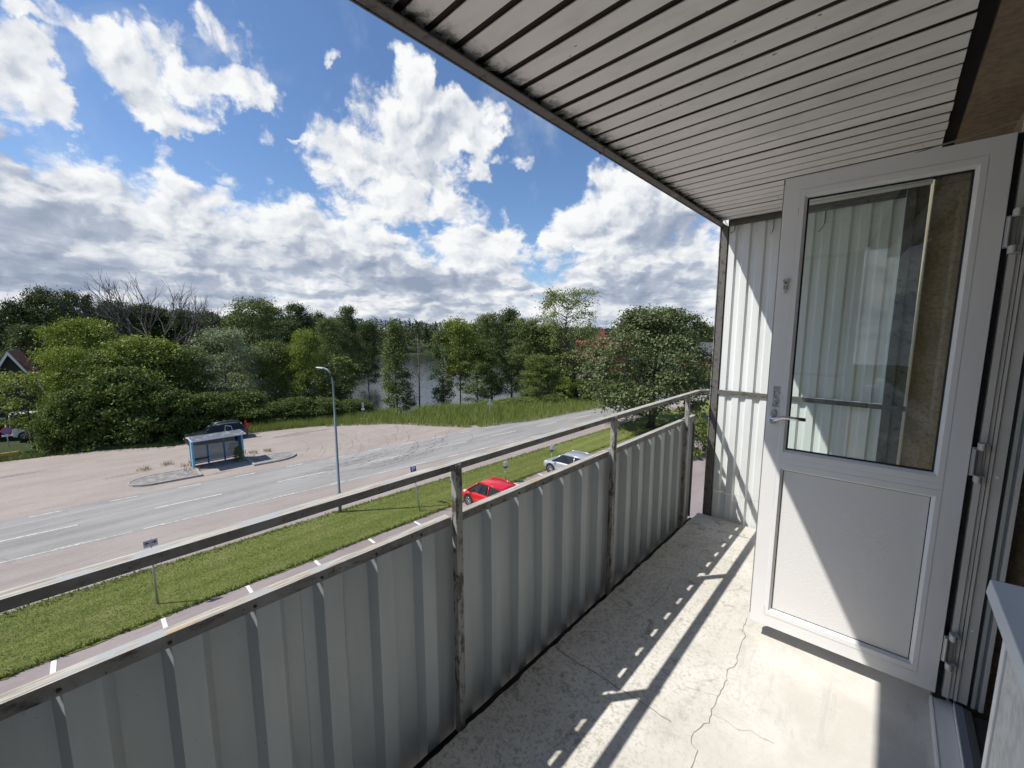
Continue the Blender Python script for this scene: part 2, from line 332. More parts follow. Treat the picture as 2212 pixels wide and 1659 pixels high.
M['pvc'] = plain('white_door_plastic', (.80,.795,.79), .32, var=.03, vs=2); M['pvc2'] = plain('white_bead_plastic', (.80,.80,.79), .3); M['frame_pvc'] = plain('offwhite_frame', (.60,.59,.56), .4, var=.06, vs=4)
M['stucco'] = m_stucco(); M['stucco2'] = m_stucco('sandy_stucco', (.62,.52,.36), (.46,.37,.24)); M['concrete'] = plain('brown_concrete', (.23,.175,.115), .9, var=.25, vs=40, bump=.7, bs=50)
M['alu'] = plain('brushed_steel', (.62,.63,.65), .28, 1.); M['zinc'] = plain('hinge_metal', (.42,.42,.42), .45, .6)
M['sill'] = plain('painted_metal_sill', (.55,.59,.63), .4, var=.05, vs=3)
M['white'] = plain('white_paint', (.78,.78,.76), .5)
def m_pebble():
    n = NT('grained_door_panel'); v = n.nd('ShaderNodeTexVoronoi', feature='SMOOTH_F1'); n.ip(v,'Vector',n.co()); v.inputs['Scale'].default_value = 150; v.inputs['Smoothness'].default_value = .6
    a = n.noise(n.co(), 120, 2, .5, .8); n.bump(n.math('ADD', v.outputs[0], a), .30, .0018); return n.fin((.77,.76,.745), .38)
M['pebble'] = m_pebble()
def m_glass(name, tint=(.88,.93,.91), a=.90):
    n = NT(name); t = n.nd('ShaderNodeBsdfTransparent'); t.inputs[0].default_value = (*tint,1); g = n.nd('ShaderNodeBsdfGlossy'); g.inputs['Roughness'].default_value = .01
    g.inputs[0].default_value = (.95,.97,1,1); f = n.nd('ShaderNodeFresnel'); f.inputs[0].default_value = 1.55; mx = n.nd('ShaderNodeMixShader')
    n.t.links.new(n.math('MULTIPLY', f.outputs[0], 1.1, clamp=True), mx.inputs[0]); n.t.links.new(t.outputs[0], mx.inputs[1]); n.t.links.new(g.outputs[0], mx.inputs[2]); n.t.links.new(mx.outputs[0], n.N['Material Output'].inputs[0]); return n.m
M['glass'] = m_glass('door_glass'); M['shelter_glass'] = m_glass('smoked_shelter_glass', (.34,.39,.45))
# ------------------------------------------------------------------ balcony: setting
def B(z): return FL + z          # height above balcony floor
def grid_floor():
    rnd = random.Random(3); xs = [-1.1]+[-1.08+i*(1.33)/24 for i in range(25)]; ys = [-1.3+i*.0241 for i in range(202)]
    V = []; F = []
    jag = 0
    for j, y in enumerate(ys):
        jag = jag*.6 + rnd.uniform(-.004,.004)
        for i, x in enumerate(xs): V.append((x+(jag if i == 0 else 0), min(y,3.53), FL + (rnd.uniform(-.002,.001) if i == 0 else 0)))
    n = len(xs)
    for j in range(len(ys)-1):
        for i in range(n-1): F.append((j*n+i, j*n+i+1, (j+1)*n+i+1, (j+1)*n+i))
    b = len(V)
    for j in range(len(ys)): V.append((V[j*n][0]-.002, V[j*n][1], FL-.2))
    for j in range(len(ys)-1): F.append((b+j, j*n, (j+1)*n, b+j+1))
    mb = MB().add(V, F); mb.box(-1.095, .25, 3.525, 3.529, FL-.2, FL-.0015)
    return mb.build('balcony_floor', M['floor'], fix=False)
floor = grid_floor(); tag(floor, kind='structure')
# cracks in the concrete, read off the photo on the floor plane
def floor_pt(px, py):      # native photo pixels
    d = raydir(px*.54, py*.54); t = -(CAMZ-FL)/d.z; return d.x*t, d.y*t
M['crack'] = plain('crack_shadow', (.20,.175,.145), .95)
def crack(pts, w):
    rnd = random.Random(len(pts)); P = [Vector((*floor_pt(*p), B(.0012))) for p in pts]; Q = []
    for a, b in zip(P, P[1:]):
        k = max(2, int((b-a).length/.018))
        for i in range(k): Q.append(a.lerp(b, i/k) + Vector((rnd.uniform(-.004,.004), rnd.uniform(-.004,.004), 0)))
    Q.append(P[-1]); V = []; F = []
    for i, q in enumerate(Q):
        d = (Q[min(i+1,len(Q)-1)]-Q[max(i-1,0)]).normalized(); s = Vector((-d.y,d.x,0))*w*rnd.uniform(.35,1); V += [q-s, q+s]
    for i in range(len(Q)-1): F.append((2*i,2*i+1,2*i+3,2*i+2))
    MB().add(V,F).build('crack', M['crack'], floor, fix=False)
def cz(x, y): return (1600+x/1.4747, 2000+y/1.4747)
crack([cz(2045,690),cz(2020,770),cz(2035,800),cz(2000,880),cz(1985,970),cz(1930,1005),cz(1925,1060),cz(1875,1160),cz(1840,1240),cz(1820,1310),cz(1730,1370),cz(1720,1440),cz(1755,1480),cz(1730,1540),cz(1700,1610)], .0016)
crack([cz(915,865),cz(1000,930),cz(1070,975),cz(1200,1050),cz(1300,1120),cz(1400,1180),cz(1490,1240),cz(1600,1310)], .0028)
crack([cz(1430,372),cz(1540,405),cz(1640,450),cz(1750,498)], .0016); crack([cz(1715,135),cz(1800,165),cz(1930,190),cz(2070,230)], .003)
crack([cz(1880,1160),cz(1780,1130),cz(1680,1100)], .0009); crack([cz(1840,1265),cz(1930,1310),cz(1990,1360),cz(2060,1360),cz(2130,1400),cz(2210,1440)], .0009)
crack([cz(2040,500),cz(1990,530),cz(1900,540),cz(1760,530)], .0009); crack([cz(1610,460),cz(1560,560),cz(1440,660),cz(1300,800)], .0012)
# slab below / above
slab = empty('apartment_building', (.3,3,0), 0, 'sandy brown rendered apartment building that the balcony hangs on, dark behind its door opening', 'building')
def bpart(mb, name, mt, **k):
    o = mb.build(name, mt, **k); o.parent = slab; o.matrix_parent_inverse = slab.matrix_world.inverted() if False else Matrix.Translation(-slab.location); return o
mb = MB().box(-1.09, .25, -1.3, 3.524, B(-.2), B(-.004)); bpart(mb, 'floor_slab', M['concrete'])
mb = MB().box(-1.045, .133, -1.35, 3.56, B(2.50), B(2.66)); mb.box(.135, .50, -1.35, 3.62, B(2.432), B(2.66)); bpart(mb, 'ceiling_slab', M['concrete'])
mb = MB().box(.305, .5, 2.36, 3.62, 0, B(2.43)); mb.box(.110, 1.2, 3.64, 11, 0, B(5)); mb.box(.27,.5,-1.35,2.36,0,B(-.01)); mb.box(.305,.5,-1.35,2.36,B(2.415),B(2.431)); bpart(mb, 'wall', M['stucco'])
mb = MB().box(.106, .1095, 3.66, 11, B(-8), B(5)); bpart(mb, 'render_coat', M['stucco2'])
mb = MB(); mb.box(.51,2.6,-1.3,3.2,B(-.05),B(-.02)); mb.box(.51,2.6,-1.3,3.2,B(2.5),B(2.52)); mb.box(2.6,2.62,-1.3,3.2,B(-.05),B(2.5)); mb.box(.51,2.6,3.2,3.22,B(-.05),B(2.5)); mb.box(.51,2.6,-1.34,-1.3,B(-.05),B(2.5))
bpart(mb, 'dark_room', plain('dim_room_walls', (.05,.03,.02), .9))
# door frame jamb on the hinge side: stepped profile (x, y) pulled upright
def jamb_strip(name, x0, x1, y0, mt): bpart(MB().box(x0, x1, y0, 2.352, B(.085), B(2.24)), name, mt)
bpart(MB().box(.2508,.2885,2.3005,2.352,B(.0),B(.0845)), 'jamb_gap_fill', M['gasket']); jamb_strip('jamb_gasket_and_gap', .2555, .2715, 2.30, M['gasket']); jamb_strip('jamb_flange', .272, .289, 2.262, M['frame_pvc']); jamb_strip('jamb_groove', .2905, .301, 2.270, M['frame_pvc']); jamb_strip('jamb_bead', .3035, .3115, 2.262, M['frame_pvc'])  # dark fillers added at foot and first strip for the shaded hinge gap
bpart(MB().box(.2885,.313,2.275,2.35,B(.085),B(2.24)), 'jamb_groove', M['gasket'])
jamb_strip('jamb', .3135, .3405, 2.268, M['frame_pvc']); jamb_strip('jamb_gasket_and_gap', .3415, .349, 2.272, M['gasket'])
jamb_strip('jamb_bead', .3505, .3605, 2.262, plain('greenish_frame', (.42,.44,.40), .5)); jamb_strip('jamb_rebate', .362, .3685, 2.27, plain('bluish_frame', (.26,.30,.37), .5)); jamb_strip('jamb_bead', .3695, .381, 2.258, M['frame_pvc'])
for zc in (.40, 1.02, 1.95):
    mb = MB(); mb.lathe((.326, 2.2675, B(zc)), [(.006,0),(.006,-.0012),(.0045,-.0018)], axis='y', n=16)
    bpart(mb, 'screw_cap', M['pvc2'])
mb = MB().box(.27, .40, 1.42, 2.352, B(2.242), B(2.40)); mb.box(.27,.40,-1.3,1.42,B(2.33),B(2.40)); bpart(mb, 'door_head', M['pvc2'], bevel=.002)
# threshold
mb = MB(); mb.hexa([(.243,-.9,B(.0)),(.250,-.9,B(.0)),(.250,2.30,B(.0)),(.243,2.30,B(.0)),(.243,-.9,B(.042)),(.2505,-.9,B(.045)),(.2505,2.30,B(.045)),(.243,2.30,B(.042))])
mb.hexa([(.2506,-.9,B(.0)),(.304,-.9,B(.0)),(.304,2.30,B(.0)),(.2506,2.30,B(.0)),(.2506,-.9,B(.040)),(.304,-.9,B(.052)),(.304,2.30,B(.052)),(.2506,2.30,B(.040))])
bpart(mb, 'threshold', M['white'], bevel=.001)
bpart(MB().box(.3045,.308,-.9,2.268,B(.04),B(.075)), 'threshold_lip', M['pvc2'])
bpart(MB().box(.3085,.330,-.9,2.266,B(.0),B(.074)), 'threshold_track', plain('blue_grey_aluminium', (.33,.36,.42), .45, .3))
bpart(MB().box(.3305,.352,-.9,2.255,B(.0),B(.076)), 'threshold_track', plain('ribbed_grey_strip', (.15,.145,.14), .6)); bpart(MB().box(.3525,.50,-.9,2.25,B(.0),B(.066)), 'threshold_inner', plain('dark_inner_sill', (.07,.065,.06), .6))
# wall panel and window sill next to the camera
bpart(MB().box(.252,.30,1.415,1.43,B(.003),B(.93)), 'panel_trim', M['pvc2'], bevel=.0015); bpart(MB().box(.2505,.30,1.393,1.413,B(.003),B(.93)), 'panel_trim', M['pvc2'], bevel=.0015)
bpart(MB().box(.258,.30,1.384,1.392,B(.003),B(.93)), 'panel_gasket', M['gasket'])
bpart(MB().box(.254,.30,-1.3,1.383,B(.0),B(.93)), 'wall_panel', plain('speckled_offwhite_board', (.62,.615,.58), .7, var=.18, vs=30, bump=.2))
mb = MB().hexa([(.215,-1.3,B(.934)),(.33,-1.3,B(.934)),(.33,1.428,B(.934)),(.215,1.428,B(.934)),(.213,-1.3,B(.984)),(.33,-1.3,B(.99)),(.33,1.392,B(.99)),(.213,1.390,B(.984))]); bpart(mb, 'window_sill', M['sill'], bevel=.0015)
mb = MB().box(.292,.36,1.33,1.412,B(.991),B(2.33)); mb.box(.292,.36,-1.3,1.33,B(.991),B(1.06)); bpart(mb, 'window_frame', M['pvc2'], bevel=.002)
bpart(MB().box(.32,.33,-1.3,1.33,B(1.06),B(2.33)), 'window_pane', M['glass'])
# ceiling
mb = MB(); rnd = random.Random(11); y = -1.30
while y < 3.44:
    g = rnd.choice([.020,.023,.025,.027]) if y < 1.5 else rnd.choice([.011,.015,.017,.018,.020]); x1 = .091+rnd.uniform(-.002,.002); z = B(2.418+rnd.uniform(-.0015,.0015))
    mb.box(-1.060, x1, y+g/2, y+.0983-g/2, z, z+.003); y += .0983
ceil = mb.build('ceiling', M['boards']); tag(ceil, kind='structure')
mb = MB().box(-1.061, .089, -1.3, 3.535, B(2.4245), B(2.432)); bpart(mb, 'ceiling_backing', plain('brown_backing', (.030,.022,.017), .9)); bpart(MB().box(.092,.1335,-1.3,3.56,B(2.455),B(2.499)), 'ceiling_gap_shade', M['dark'])  # last strip is near-black: shade of the slot beside the boards, painted in
# steel edge of the ceiling
edge = empty('ceiling_edge_beam', (-1.06,1,B(2.38)), 0, 'long dark steel angle carrying the outer edge of the balcony ceiling', 'beam')
def rel(o, r): o.parent = r; o.matrix_parent_inverse = Matrix.Translation(-r.location); return o
rel(MB().box(-1.062,-1.024,-1.33,3.575,B(2.382),B(2.388)).build('lower_flange', M['frame'], bevel=.0008), edge); rel(MB().box(-1.068,-1.0625,-1.33,3.58,B(2.379),B(2.50)).build('upright_flange', M['frame']), edge)
# hooks
def hook(x, y, z, s, label, ry=0):
    pts = [(0,0,0),(0,0,-.012)]+[(.010*math.sin(t)*1.0, 0, -.024+.012*math.cos(t)) for t in [i*math.pi/7 for i in range(11)]]
    o = MB().tube([(p[0]*s,p[1]*s,p[2]*s) for p in pts], .0019*s, 8).build('ceiling_hook', plain('old_hook_metal', (.16,.14,.12), .5, .5), smooth=True); o.location = (x,y,z); o.rotation_euler = (0,0,ry)
    tag(o, label, 'hook', 'small hooks screwed into the balcony ceiling'); return o
hook(-1.035,1.69,B(2.40),1.25,'dark screw hook on the ceiling beam, farthest of the three from the end screen',.6); hook(-1.03,2.59,B(2.40),1.2,'dark screw hook on the ceiling beam between the other two hooks',.9); hook(-1.005,3.45,B(2.40),1.35,'pale curled hook in the ceiling corner above the screen post',.8)
# ------------------------------------------------------------------ railing
rl = empty('balcony_railing', (-1.14,1.5,FL), 0, 'weathered steel balcony railing with pale corrugated panels below its two rails', 'railing')
for i in range(-1, 3):
    y0 = .885+1.165*i
    o = MB().box(-1.149,-1.119,y0+.004,y0+.034,B(-.25),B(1.071)).build('post', M['post'], bevel=.002); rel(o, rl)
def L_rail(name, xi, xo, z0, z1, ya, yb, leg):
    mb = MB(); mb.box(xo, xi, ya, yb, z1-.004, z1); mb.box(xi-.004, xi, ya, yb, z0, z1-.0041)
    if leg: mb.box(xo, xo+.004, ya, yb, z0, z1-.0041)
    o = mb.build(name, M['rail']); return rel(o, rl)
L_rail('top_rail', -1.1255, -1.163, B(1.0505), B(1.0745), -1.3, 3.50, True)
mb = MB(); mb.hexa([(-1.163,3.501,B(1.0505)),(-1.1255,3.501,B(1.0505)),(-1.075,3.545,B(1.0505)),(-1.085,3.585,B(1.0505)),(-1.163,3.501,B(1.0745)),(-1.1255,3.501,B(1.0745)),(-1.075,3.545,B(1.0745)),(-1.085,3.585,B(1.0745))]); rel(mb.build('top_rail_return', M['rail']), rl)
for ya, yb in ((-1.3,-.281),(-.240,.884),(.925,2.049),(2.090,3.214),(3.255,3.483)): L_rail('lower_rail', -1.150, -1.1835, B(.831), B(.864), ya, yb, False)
# corrugated sheet: trapezoid profile. axis 0 runs along y, facing +x
def corr(name, mt, a0, a1, z0, z1, pitch, phase, flat, slope, depth, to3, th=.0012, wob=0, seed=1):
    rnd = random.Random(seed); pr = []; rec = pitch-flat-2*slope; k = math.floor((a0-phase)/pitch)-1
    while True:
        s = phase+k*pitch
        for a, d in ((s,0),(s+flat,0),(s+flat+slope,depth),(s+flat+slope+rec,depth)): pr.append((a,d))
        k += 1
        if s > a1+pitch: break
    def val(a):
        for (p,d),(q,e) in zip(pr,pr[1:]):
            if p <= a <= q and q > p: return d+(e-d)*(a-p)/(q-p)
        return 0
    P = [(a0,val(a0))]+[p for p in pr if a0 < p[0] < a1]+[(a1,val(a1))]
    Z = [z0+(z1-z0)*i/10 for i in range(11)]; V = []; F = []
    for side in (0, th):
        for z in Z:
            for a, d in P:
                w = wob*math.sin(z*3.1+a*2.3+seed)*.5 + wob*rnd.uniform(-.15,.15) if z < z1 else 0
                V.append(to3(a, d+side+w, z))
    n = len(P); m_ = len(Z)*n
    for j in range(len(Z)-1):
        for i in range(n-1):
            F.append((j*n+i,j*n+i+1,(j+1)*n+i+1,(j+1)*n+i)); F.append((m_+j*n+i,m_+(j+1)*n+i,m_+(j+1)*n+i+1,m_+j*n+i+1))
    for i in range(n-1): F.append((i,m_+i,m_+i+1,i+1)); t = (len(Z)-1)*n; F.append((t+i,t+i+1,m_+t+i+1,m_+t+i))
    for j in range(len(Z)-1):
        F.append((j*n,(j+1)*n,m_+(j+1)*n,m_+j*n)); F.append((j*n+n-1,m_+j*n+n-1,m_+(j+1)*n+n-1,(j+1)*n+n-1))
    return MB().add(V,F).build(name, mt)
# recessed strips sit where the sun slips in under the rail: phase from the streaks in the photo
yr = lambda off: (lambda a, d, z: (-1.1545-off-d, a, z))
for i, (ya, yb) in enumerate(((-1.3,-.83),(-.835,.375),(.365,1.492),(1.482,2.625),(2.615,3.478))):
    rel(corr('corrugated_panel', M['sheet'], ya, yb, B(-.12), B(.8450), .1705, .017-.1117, .0555, .018, .034, yr(.0016*(i%2)), wob=.0012, seed=i), rl)
rel(MB().box(-1.1535,-1.106,-1.3,3.48,B(-.075),B(-.045)).build('bottom_rail', plain('black_bottom_rail', (.012,.012,.012), .8)), rl)
rel(MB().box(-1.190,-1.152,3.479,3.483,B(-.035),B(.831)).build('end_strip', M['frame']), rl)
bm_ = plain('rusty_bolt', (.05,.035,.025), .7, .3)
for k in range(-1, 14):
    y = .755+.1705*(k-4); rel(MB().lathe((-1.1498, y, B(.843)), [(.0042,0),(.0042,.0025),(.0025,.0032)], axis='x', n=8).build('bolt', bm_), rl)
# ------------------------------------------------------------------ end screen
def screen(Y, sgn, label):
    e = empty('privacy_screen', (-.5,Y,FL), 0, label, 'screen')
    rel(MB().box(-1.062,-1.012,Y+.005*sgn,Y+.045*sgn if sgn>0 else Y-.045,B(-.25),B(2.381)).build('corner_post', M['frame'], bevel=.0015), e)
    rel(MB().box(-1.068,-1.0625,Y-.002*sgn,Y+.046*sgn,B(-.25),B(2.378)).build('post_flange', M['post']), e)
    rel(MB().box(-.012,.032,Y+.005*sgn,Y+.045*sgn,B(-.2),B(2.445)).build('inner_post', M['frame']), e)
    rel(MB().box(.0325,.088,Y+.02*sgn,Y+.06*sgn,B(-.2),B(2.46)).build('outer_post', M['frame']), e)
    rel(MB().box(-1.011,-.013,Y+.004*sgn,Y+.0165*sgn,B(2.377),B(2.445)).build('top_bar', M['frame']), e)
    rel(MB().box(-1.011,.10,Y+.004*sgn,Y+.016*sgn,B(1.052),B(1.084)).build('middle_bar', M['frame']), e)
    f = lambda a, d, z: (a, Y+(.018+d)*sgn, z)
    rel(corr('corrugated_panel', M['screen'], -1.0115, -.0125, B(1.086), B(2.435), .0985, -.904, .044, .012, .018, f, wob=.001), e)
    rel(corr('corrugated_panel', M['screen'], -1.0115, -.0125, B(.222), B(1.051), .0985, -.904, .044, .012, .018, f, wob=.001, seed=2), e)
    rel(corr('corrugated_panel', M['screen'], -1.0115, -.0125, B(-.05), B(.219), .0985, -.902, .044, .012, .018, lambda a,d,z: (a, Y+(.0195+d)*sgn, z), wob=.001, seed=3), e)
    return e
sc = screen(3.54, 1, 'tall white corrugated metal screen closing the far end of the balcony')
def jhook(x, z, L, s, label):
    pts = [(x,3.556,z),(x,3.546,z-.004),(x,3.546,z-L*.6),(x-.012*s,3.545,z-L*.85),(x-.026*s,3.545,z-L),(x-.032*s,3.545,z-L*.97)]
    o = MB().tube(pts, .003, 6).build('wire_hook', plain('rusty_wire', (.13,.10,.08), .6, .4), smooth=True); tag(o, label, 'hook', 'bent wire hooks hanging on the end screen')
jhook(-.965,B(2.374),.05,.9,'short rusty bent hook at the top left corner of the end screen'); jhook(-.705,B(2.374),.10,.5,'thin wire hook on the end screen just left of the open door'); jhook(-.405,B(2.374),.13,1.1,'long bent wire hook on the end screen seen through the door glass')
screen(-1.28, -1, 'unseen corrugated screen added behind the viewer to brighten the near railing panels')  # added out of view to throw light onto the railing panels
# ------------------------------------------------------------------ balcony door (local: hinge edge at x=0, leaf to -x, inner face at y=0)
dz0, dz1, DW = .09, 2.231, .662
door = empty('balcony_door', (.252,2.254,FL), R(3.1), 'white balcony door with tall glass pane, standing open across the balcony', 'door')
def ring(mb, rects):       # rects: list of (x0,x1,z0,z1,y); skins between successive rectangles
    b = len(mb.v)
    for x0,x1,z0,z1,y in rects: mb.v += [(x0,y,z0),(x1,y,z0),(x1,y,z1),(x0,y,z1)]
    for i in range(len(rects)-1):
        for k in range(4): mb.f.append((b+4*i+k, b+4*i+(k+1)%4, b+4*i+4+(k+1)%4, b+4*i+4+k)); mb.mi.append(0)
def inset(r, a): return (r[0]+a, r[1]-a, r[2]+a, r[3]-a)
outer = (-DW, 0, dz0, dz1); gl = (-.576, -.086, 1.0, 2.138); pn = (-.578, -.084, .182, .900)
mb = MB()
ring(mb, [(*inset(outer,.0),.066),(*inset(outer,0),.0015),(*inset(outer,.0015),0),(*inset(outer,.0575),0)])        # outer face
ring(mb, [(*inset(outer,0),.066),(*inset(outer,.05),.066)])
mb.box(-DW+.03,-.03,.0665,.068,dz0+.03,dz0+.06)
sash = mb.build('sash', M['pvc'], door, fix=True)
mb = MB()
io = inset(outer,.0585); 
def bar(x0,x1,z0,z1,y0=0,y1=.066): mb.box(x0,x1,y0,y1,z0,z1)
ring(mb, [(*io,.0022),(*io,.0003),(gl[0]-.012,gl[1]+.012,io[2],io[3],0)])
mb = MB()
# inner beads around both openings, split by the transom
za, zb = .962, .936
for (o, r) in (((io[0],io[1],za,io[3]), gl), ((io[0],io[1],io[2],zb), pn)):
    ring(mb, [(*o,.004),(*o,.0004),(*inset(o,.0006),0),(r[0]-.010,r[1]+.010,r[2]-.010,r[3]+.010,0),(r[0],r[1],r[2],r[3],.012),(r[0],r[1],r[2],r[3],.05)])
mb.build('glazing_bead', M['pvc2'], door)
MB().box(io[0],io[1],.0006,.06,zb+.0006,za-.0006).build('transom', M['pvc'], door)
MB().box(gl[0]-.002,gl[1]+.002,.031,.035,gl[2]-.002,gl[3]+.002).build('glass_pane', M['glass'], door)
mb = MB(); ring(mb, [(*gl,.022),(*inset(gl,.006),.0225),(*inset(gl,.006),.0305)]); ring(mb, [(*pn,.0165),(*inset(pn,.003),.017)]); mb.build('pane_gasket', M['gasket'], door)
mb = MB(); x0,x1,z0,z1 = pn; N_=2; mb.box(x0+.001,x1-.001,.018,.05,z0+.001,z1-.001); mb.build('lower_panel', M['pebble'], door)
mb = MB(); q = inset(outer,-.009); ring(mb, [(*inset(outer,.012),.040),(*(-DW-.010,.004,dz0+.012,dz1+.009),.041),(*(-DW-.010,.004,dz0+.012,dz1+.009),.048),(*inset(outer,.012),.049)]); mb.build('rubber_seal', M['gasket'], door)
mb = MB(); mb.box(-DW-.005,-DW-.0005,.012,.030,dz0+.03,dz1-.02); mb.build('lock_strip', M['zinc'], door)
# handle
zh = 1.155; xh = -.634
hp = MB(); pl_ = []
for k in range(24):
    t = 2*math.pi*k/24; pl_.append((xh+.0125*math.cos(t), zh+(.0125*math.sin(t)+(.024 if math.sin(t) >= 0 else -.024))))
b = len(hp.v); hp.v += [(x,-.0005,z) for x,z in pl_]+[(x,-.009,z) for x,z in pl_]+[(xh+(x-xh)*.86,-.0115,zh+(z-zh)*.93) for x,z in pl_]
for r_ in (0,24):
    for k in range(24): hp.f.append((r_+k,r_+(k+1)%24,r_+24+(k+1)%24,r_+24+k)); hp.mi.append(0)
hp.f.append(tuple(range(48,72))); hp.mi.append(0)
plate = hp.build('handle_plate', M['alu'], door, smooth=False)
hm = MB().tube([(xh-.002,-.010,zh),(xh-.002,-.036,zh-.002),(xh+.001,-.048,zh-.004),(xh+.010,-.052,zh-.004),(xh+.028,-.052,zh+.004),(xh+.042,-.052,zh+.0095),(xh+.06,-.052,zh+.010),(xh+.085,-.051,zh+.009),(xh+.128,-.050,zh+.009)], [.009,.009,.0095,.0095,.0085,.008,.008,.008,.0075], 14)
hm.build('handle', M['alu'], door, smooth=True)
# catch clip and instruction sticker
cl = MB(); cl.box(-.637,-.619,-.008,-.0005,1.745,1.792); cl.box(-.640,-.636,-.012,-.0005,1.778,1.79); cl.box(-.637,-.615,-.014,-.0005,1.786,1.794); cl.box(-.632,-.622,-.012,-.008,1.728,1.745); cl.build('catch_clip', plain('greyish_clip_plastic', (.50,.49,.45), .5), door, bevel=.001)
cl = MB(); cl.tube([(-.633,-.0085,1.765),(-.630,-.0085,1.748)],.0009,5); cl.tube([(-.622,-.0085,1.765),(-.625,-.0085,1.748)],.0009,5); cl.lathe((-.6275,-.009,1.775),[(.0045,0),(.004,-.002)],axis='y',n=12); cl.build('clip_slot', M['gasket'], door)
ink = plain('black_ink', (.02,.02,.025), .6); st = MB()
MB().box(-.644,-.612,-.0006,-.0002,1.200,1.302).build('sticker', plain('clear_sticker', (.62,.61,.61), .35), door)
for i, z in enumerate((1.298,1.293,1.288,1.283)): st.box(-.640 if i else -.641,-.617,-.0011,-.0008,z-.0012,z+.0004); 
for i in range(3): st.box(-.642,-.6405,-.0011,-.0008,1.2925-.005*i,1.2945-.005*i)
def ln(pts, r=.0009):
    st.tube([(x,-.001,z) for x,z in pts], r, 5)
ln([(-.640,1.278),(-.636,1.274),(-.636,1.262),(-.640,1.256),(-.631,1.253),(-.628,1.250)],.0018); ln([(-.636,1.274),(-.622,1.276),(-.618,1.272),(-.620,1.268),(-.628,1.258),(-.630,1.253)]); ln([(-.641,1.246),(-.618,1.246)],.0012); ln([(-.616,1.272),(-.614,1.268)],.0016)
ln([(-.642,1.212),(-.634,1.232),(-.622,1.240),(-.618,1.238)]); ln([(-.642,1.212),(-.620,1.214),(-.616,1.228),(-.618,1.238)]); ln([(-.628,1.216),(-.630,1.228),(-.620,1.234)],.0011); ln([(-.625,1.216),(-.626,1.226),(-.619,1.228)],.0011); ln([(-.630,1.222),(-.619,1.221)],.0011)
st.build('sticker_print', ink, door); MB().box(-.641,-.618,-.0012,-.0008,1.2055,1.2085).build('sticker_print', plain('blue_ink', (.06,.12,.30), .6), door)
for zc in (.295, 1.07, 1.90):
    h = MB(); h.box(.002,.030,-.002,.003,zc-.055,zc+.055); h.tube([(.010,-.006,zc-.05),(.010,-.006,zc+.05)], .007, 10); h.build('hinge', M['zinc'], door, bevel=.0008)
    for s in (-1,1):
        h = MB(); h.box(.014,.040,-.016,.004,zc+s*.062-.013,zc+s*.062+.013); h.tube([(.024,-.018,zc+s*.062-.013),(.024,-.018,zc+s*.062+.013)], .009, 10); h.build('hinge_cap', plain('pale_hinge_cover', (.55,.55,.53), .4), door, bevel=.001)
d1 = raydir(3733*.54,590*.54); d2 = raydir(4096*.54,476*.54); p1 = d1*(2.33/d1.y); p2 = d2*(.262/d2.x); C0 = Vector((0,0,CAMZ))
o = MB().tube([C0+p1+(p1-p2)*.25, C0+p1, C0+p1.lerp(p2,.5)-Vector((0,0,.003)), C0+p2, C0+p2+(p2-p1)*.3], .0028, 6).build('thin_cable', plain('grey_cable', (.30,.29,.25), .5)); tag(o, 'thin grey cable slanting above the top edge of the open balcony door', 'cable')
#@@BALCEND
# ------------------------------------------------------------------ street level
def rx(y): return -29.3+.095*y          # road centre line
PONDS = [(-72,48,22,17),(-95,66,34,24),(-128,95,50,26),(-170,120,36,30),(-96,45,26,12)]
def gz(x, y):
    t = x-rx(y); e = 9e9
    for cx, cy, a, b in PONDS:
        dx, dy = x-cx, y-cy; ca, sa = .78, -.62      # long axes point away from the balcony
        u, v = dx*ca+dy*sa, dx*sa*-1+dy*ca
        e = min(e, (math.sqrt((u/a)**2+(v/b)**2)-1)*min(a,b))
    bank = -3.9*max(0,min(1,(-(t)-15.5)/13.0)) *max(0,min(1,(y-3)/12))
    bank *= max(0, min(1, (14-e)/14)) if e > 0 else 1
    base = max(0, min(1, (-(t)-15.5)/6))*-.3
    d = math.hypot(x, y); far = max(0, d-215)*.035*(1 if t < -20 else .35); far = min(far, 13)
    deep = -4.6 if e < 0 else 0
    z = base+bank
    if e < 0: z = min(z, -3.2+max(-1.4, e*.25))
    return z+far*max(0,min(1,e/25))
def ground_mesh():
    xs = list(np.concatenate([np.arange(-620,-240,20), np.arange(-240,-100,5), np.arange(-100,-44,2), np.arange(-44,-10,8), np.arange(-10,220,30)]))
    ys = list(np.concatenate([np.arange(-160,-20,14), np.arange(-20,180,2.5), np.arange(180,700,20)]))
    V = [(x,y,gz(x,y)-.02) for y in ys for x in xs]; n = len(xs)
    F = [(j*n+i,j*n+i+1,(j+1)*n+i+1,(j+1)*n+i) for j in range(len(ys)-1) for i in range(n-1)]
    o = npmesh('ground', V, F, M['wild']); o.data.polygons.foreach_set('use_smooth',[True]*len(F)); return tag(o, kind='structure')
M['wild'] = m_grass('rough_ground', (.035,.055,.018), (.06,.085,.025), (.075,.07,.04), False)
M['lawn'] = m_grass('mown_lawn', (.135,.17,.040), (.20,.225,.065), (.25,.225,.10))
M['road'] = m_asphalt('grey_road_asphalt', (.235,.226,.212), (.30,.288,.27), (.145,.138,.13), True)
M['pink'] = m_asphalt('pinkish_worn_asphalt', (.31,.262,.228), (.365,.315,.276), (.18,.148,.13), False, grain=.6)
M['path'] = m_asphalt('reddish_path_asphalt', (.29,.25,.225), (.345,.30,.272), (.19,.16,.145), False)
M['park'] = m_asphalt('purple_grey_asphalt', (.25,.21,.20), (.30,.255,.24), (.165,.14,.13), False)
M['line'] = plain('worn_road_paint', (.60,.58,.52), .7, var=.38, vs=7); M['kerb'] = plain('kerb_stone', (.36,.34,.31), .85, var=.25, vs=8)
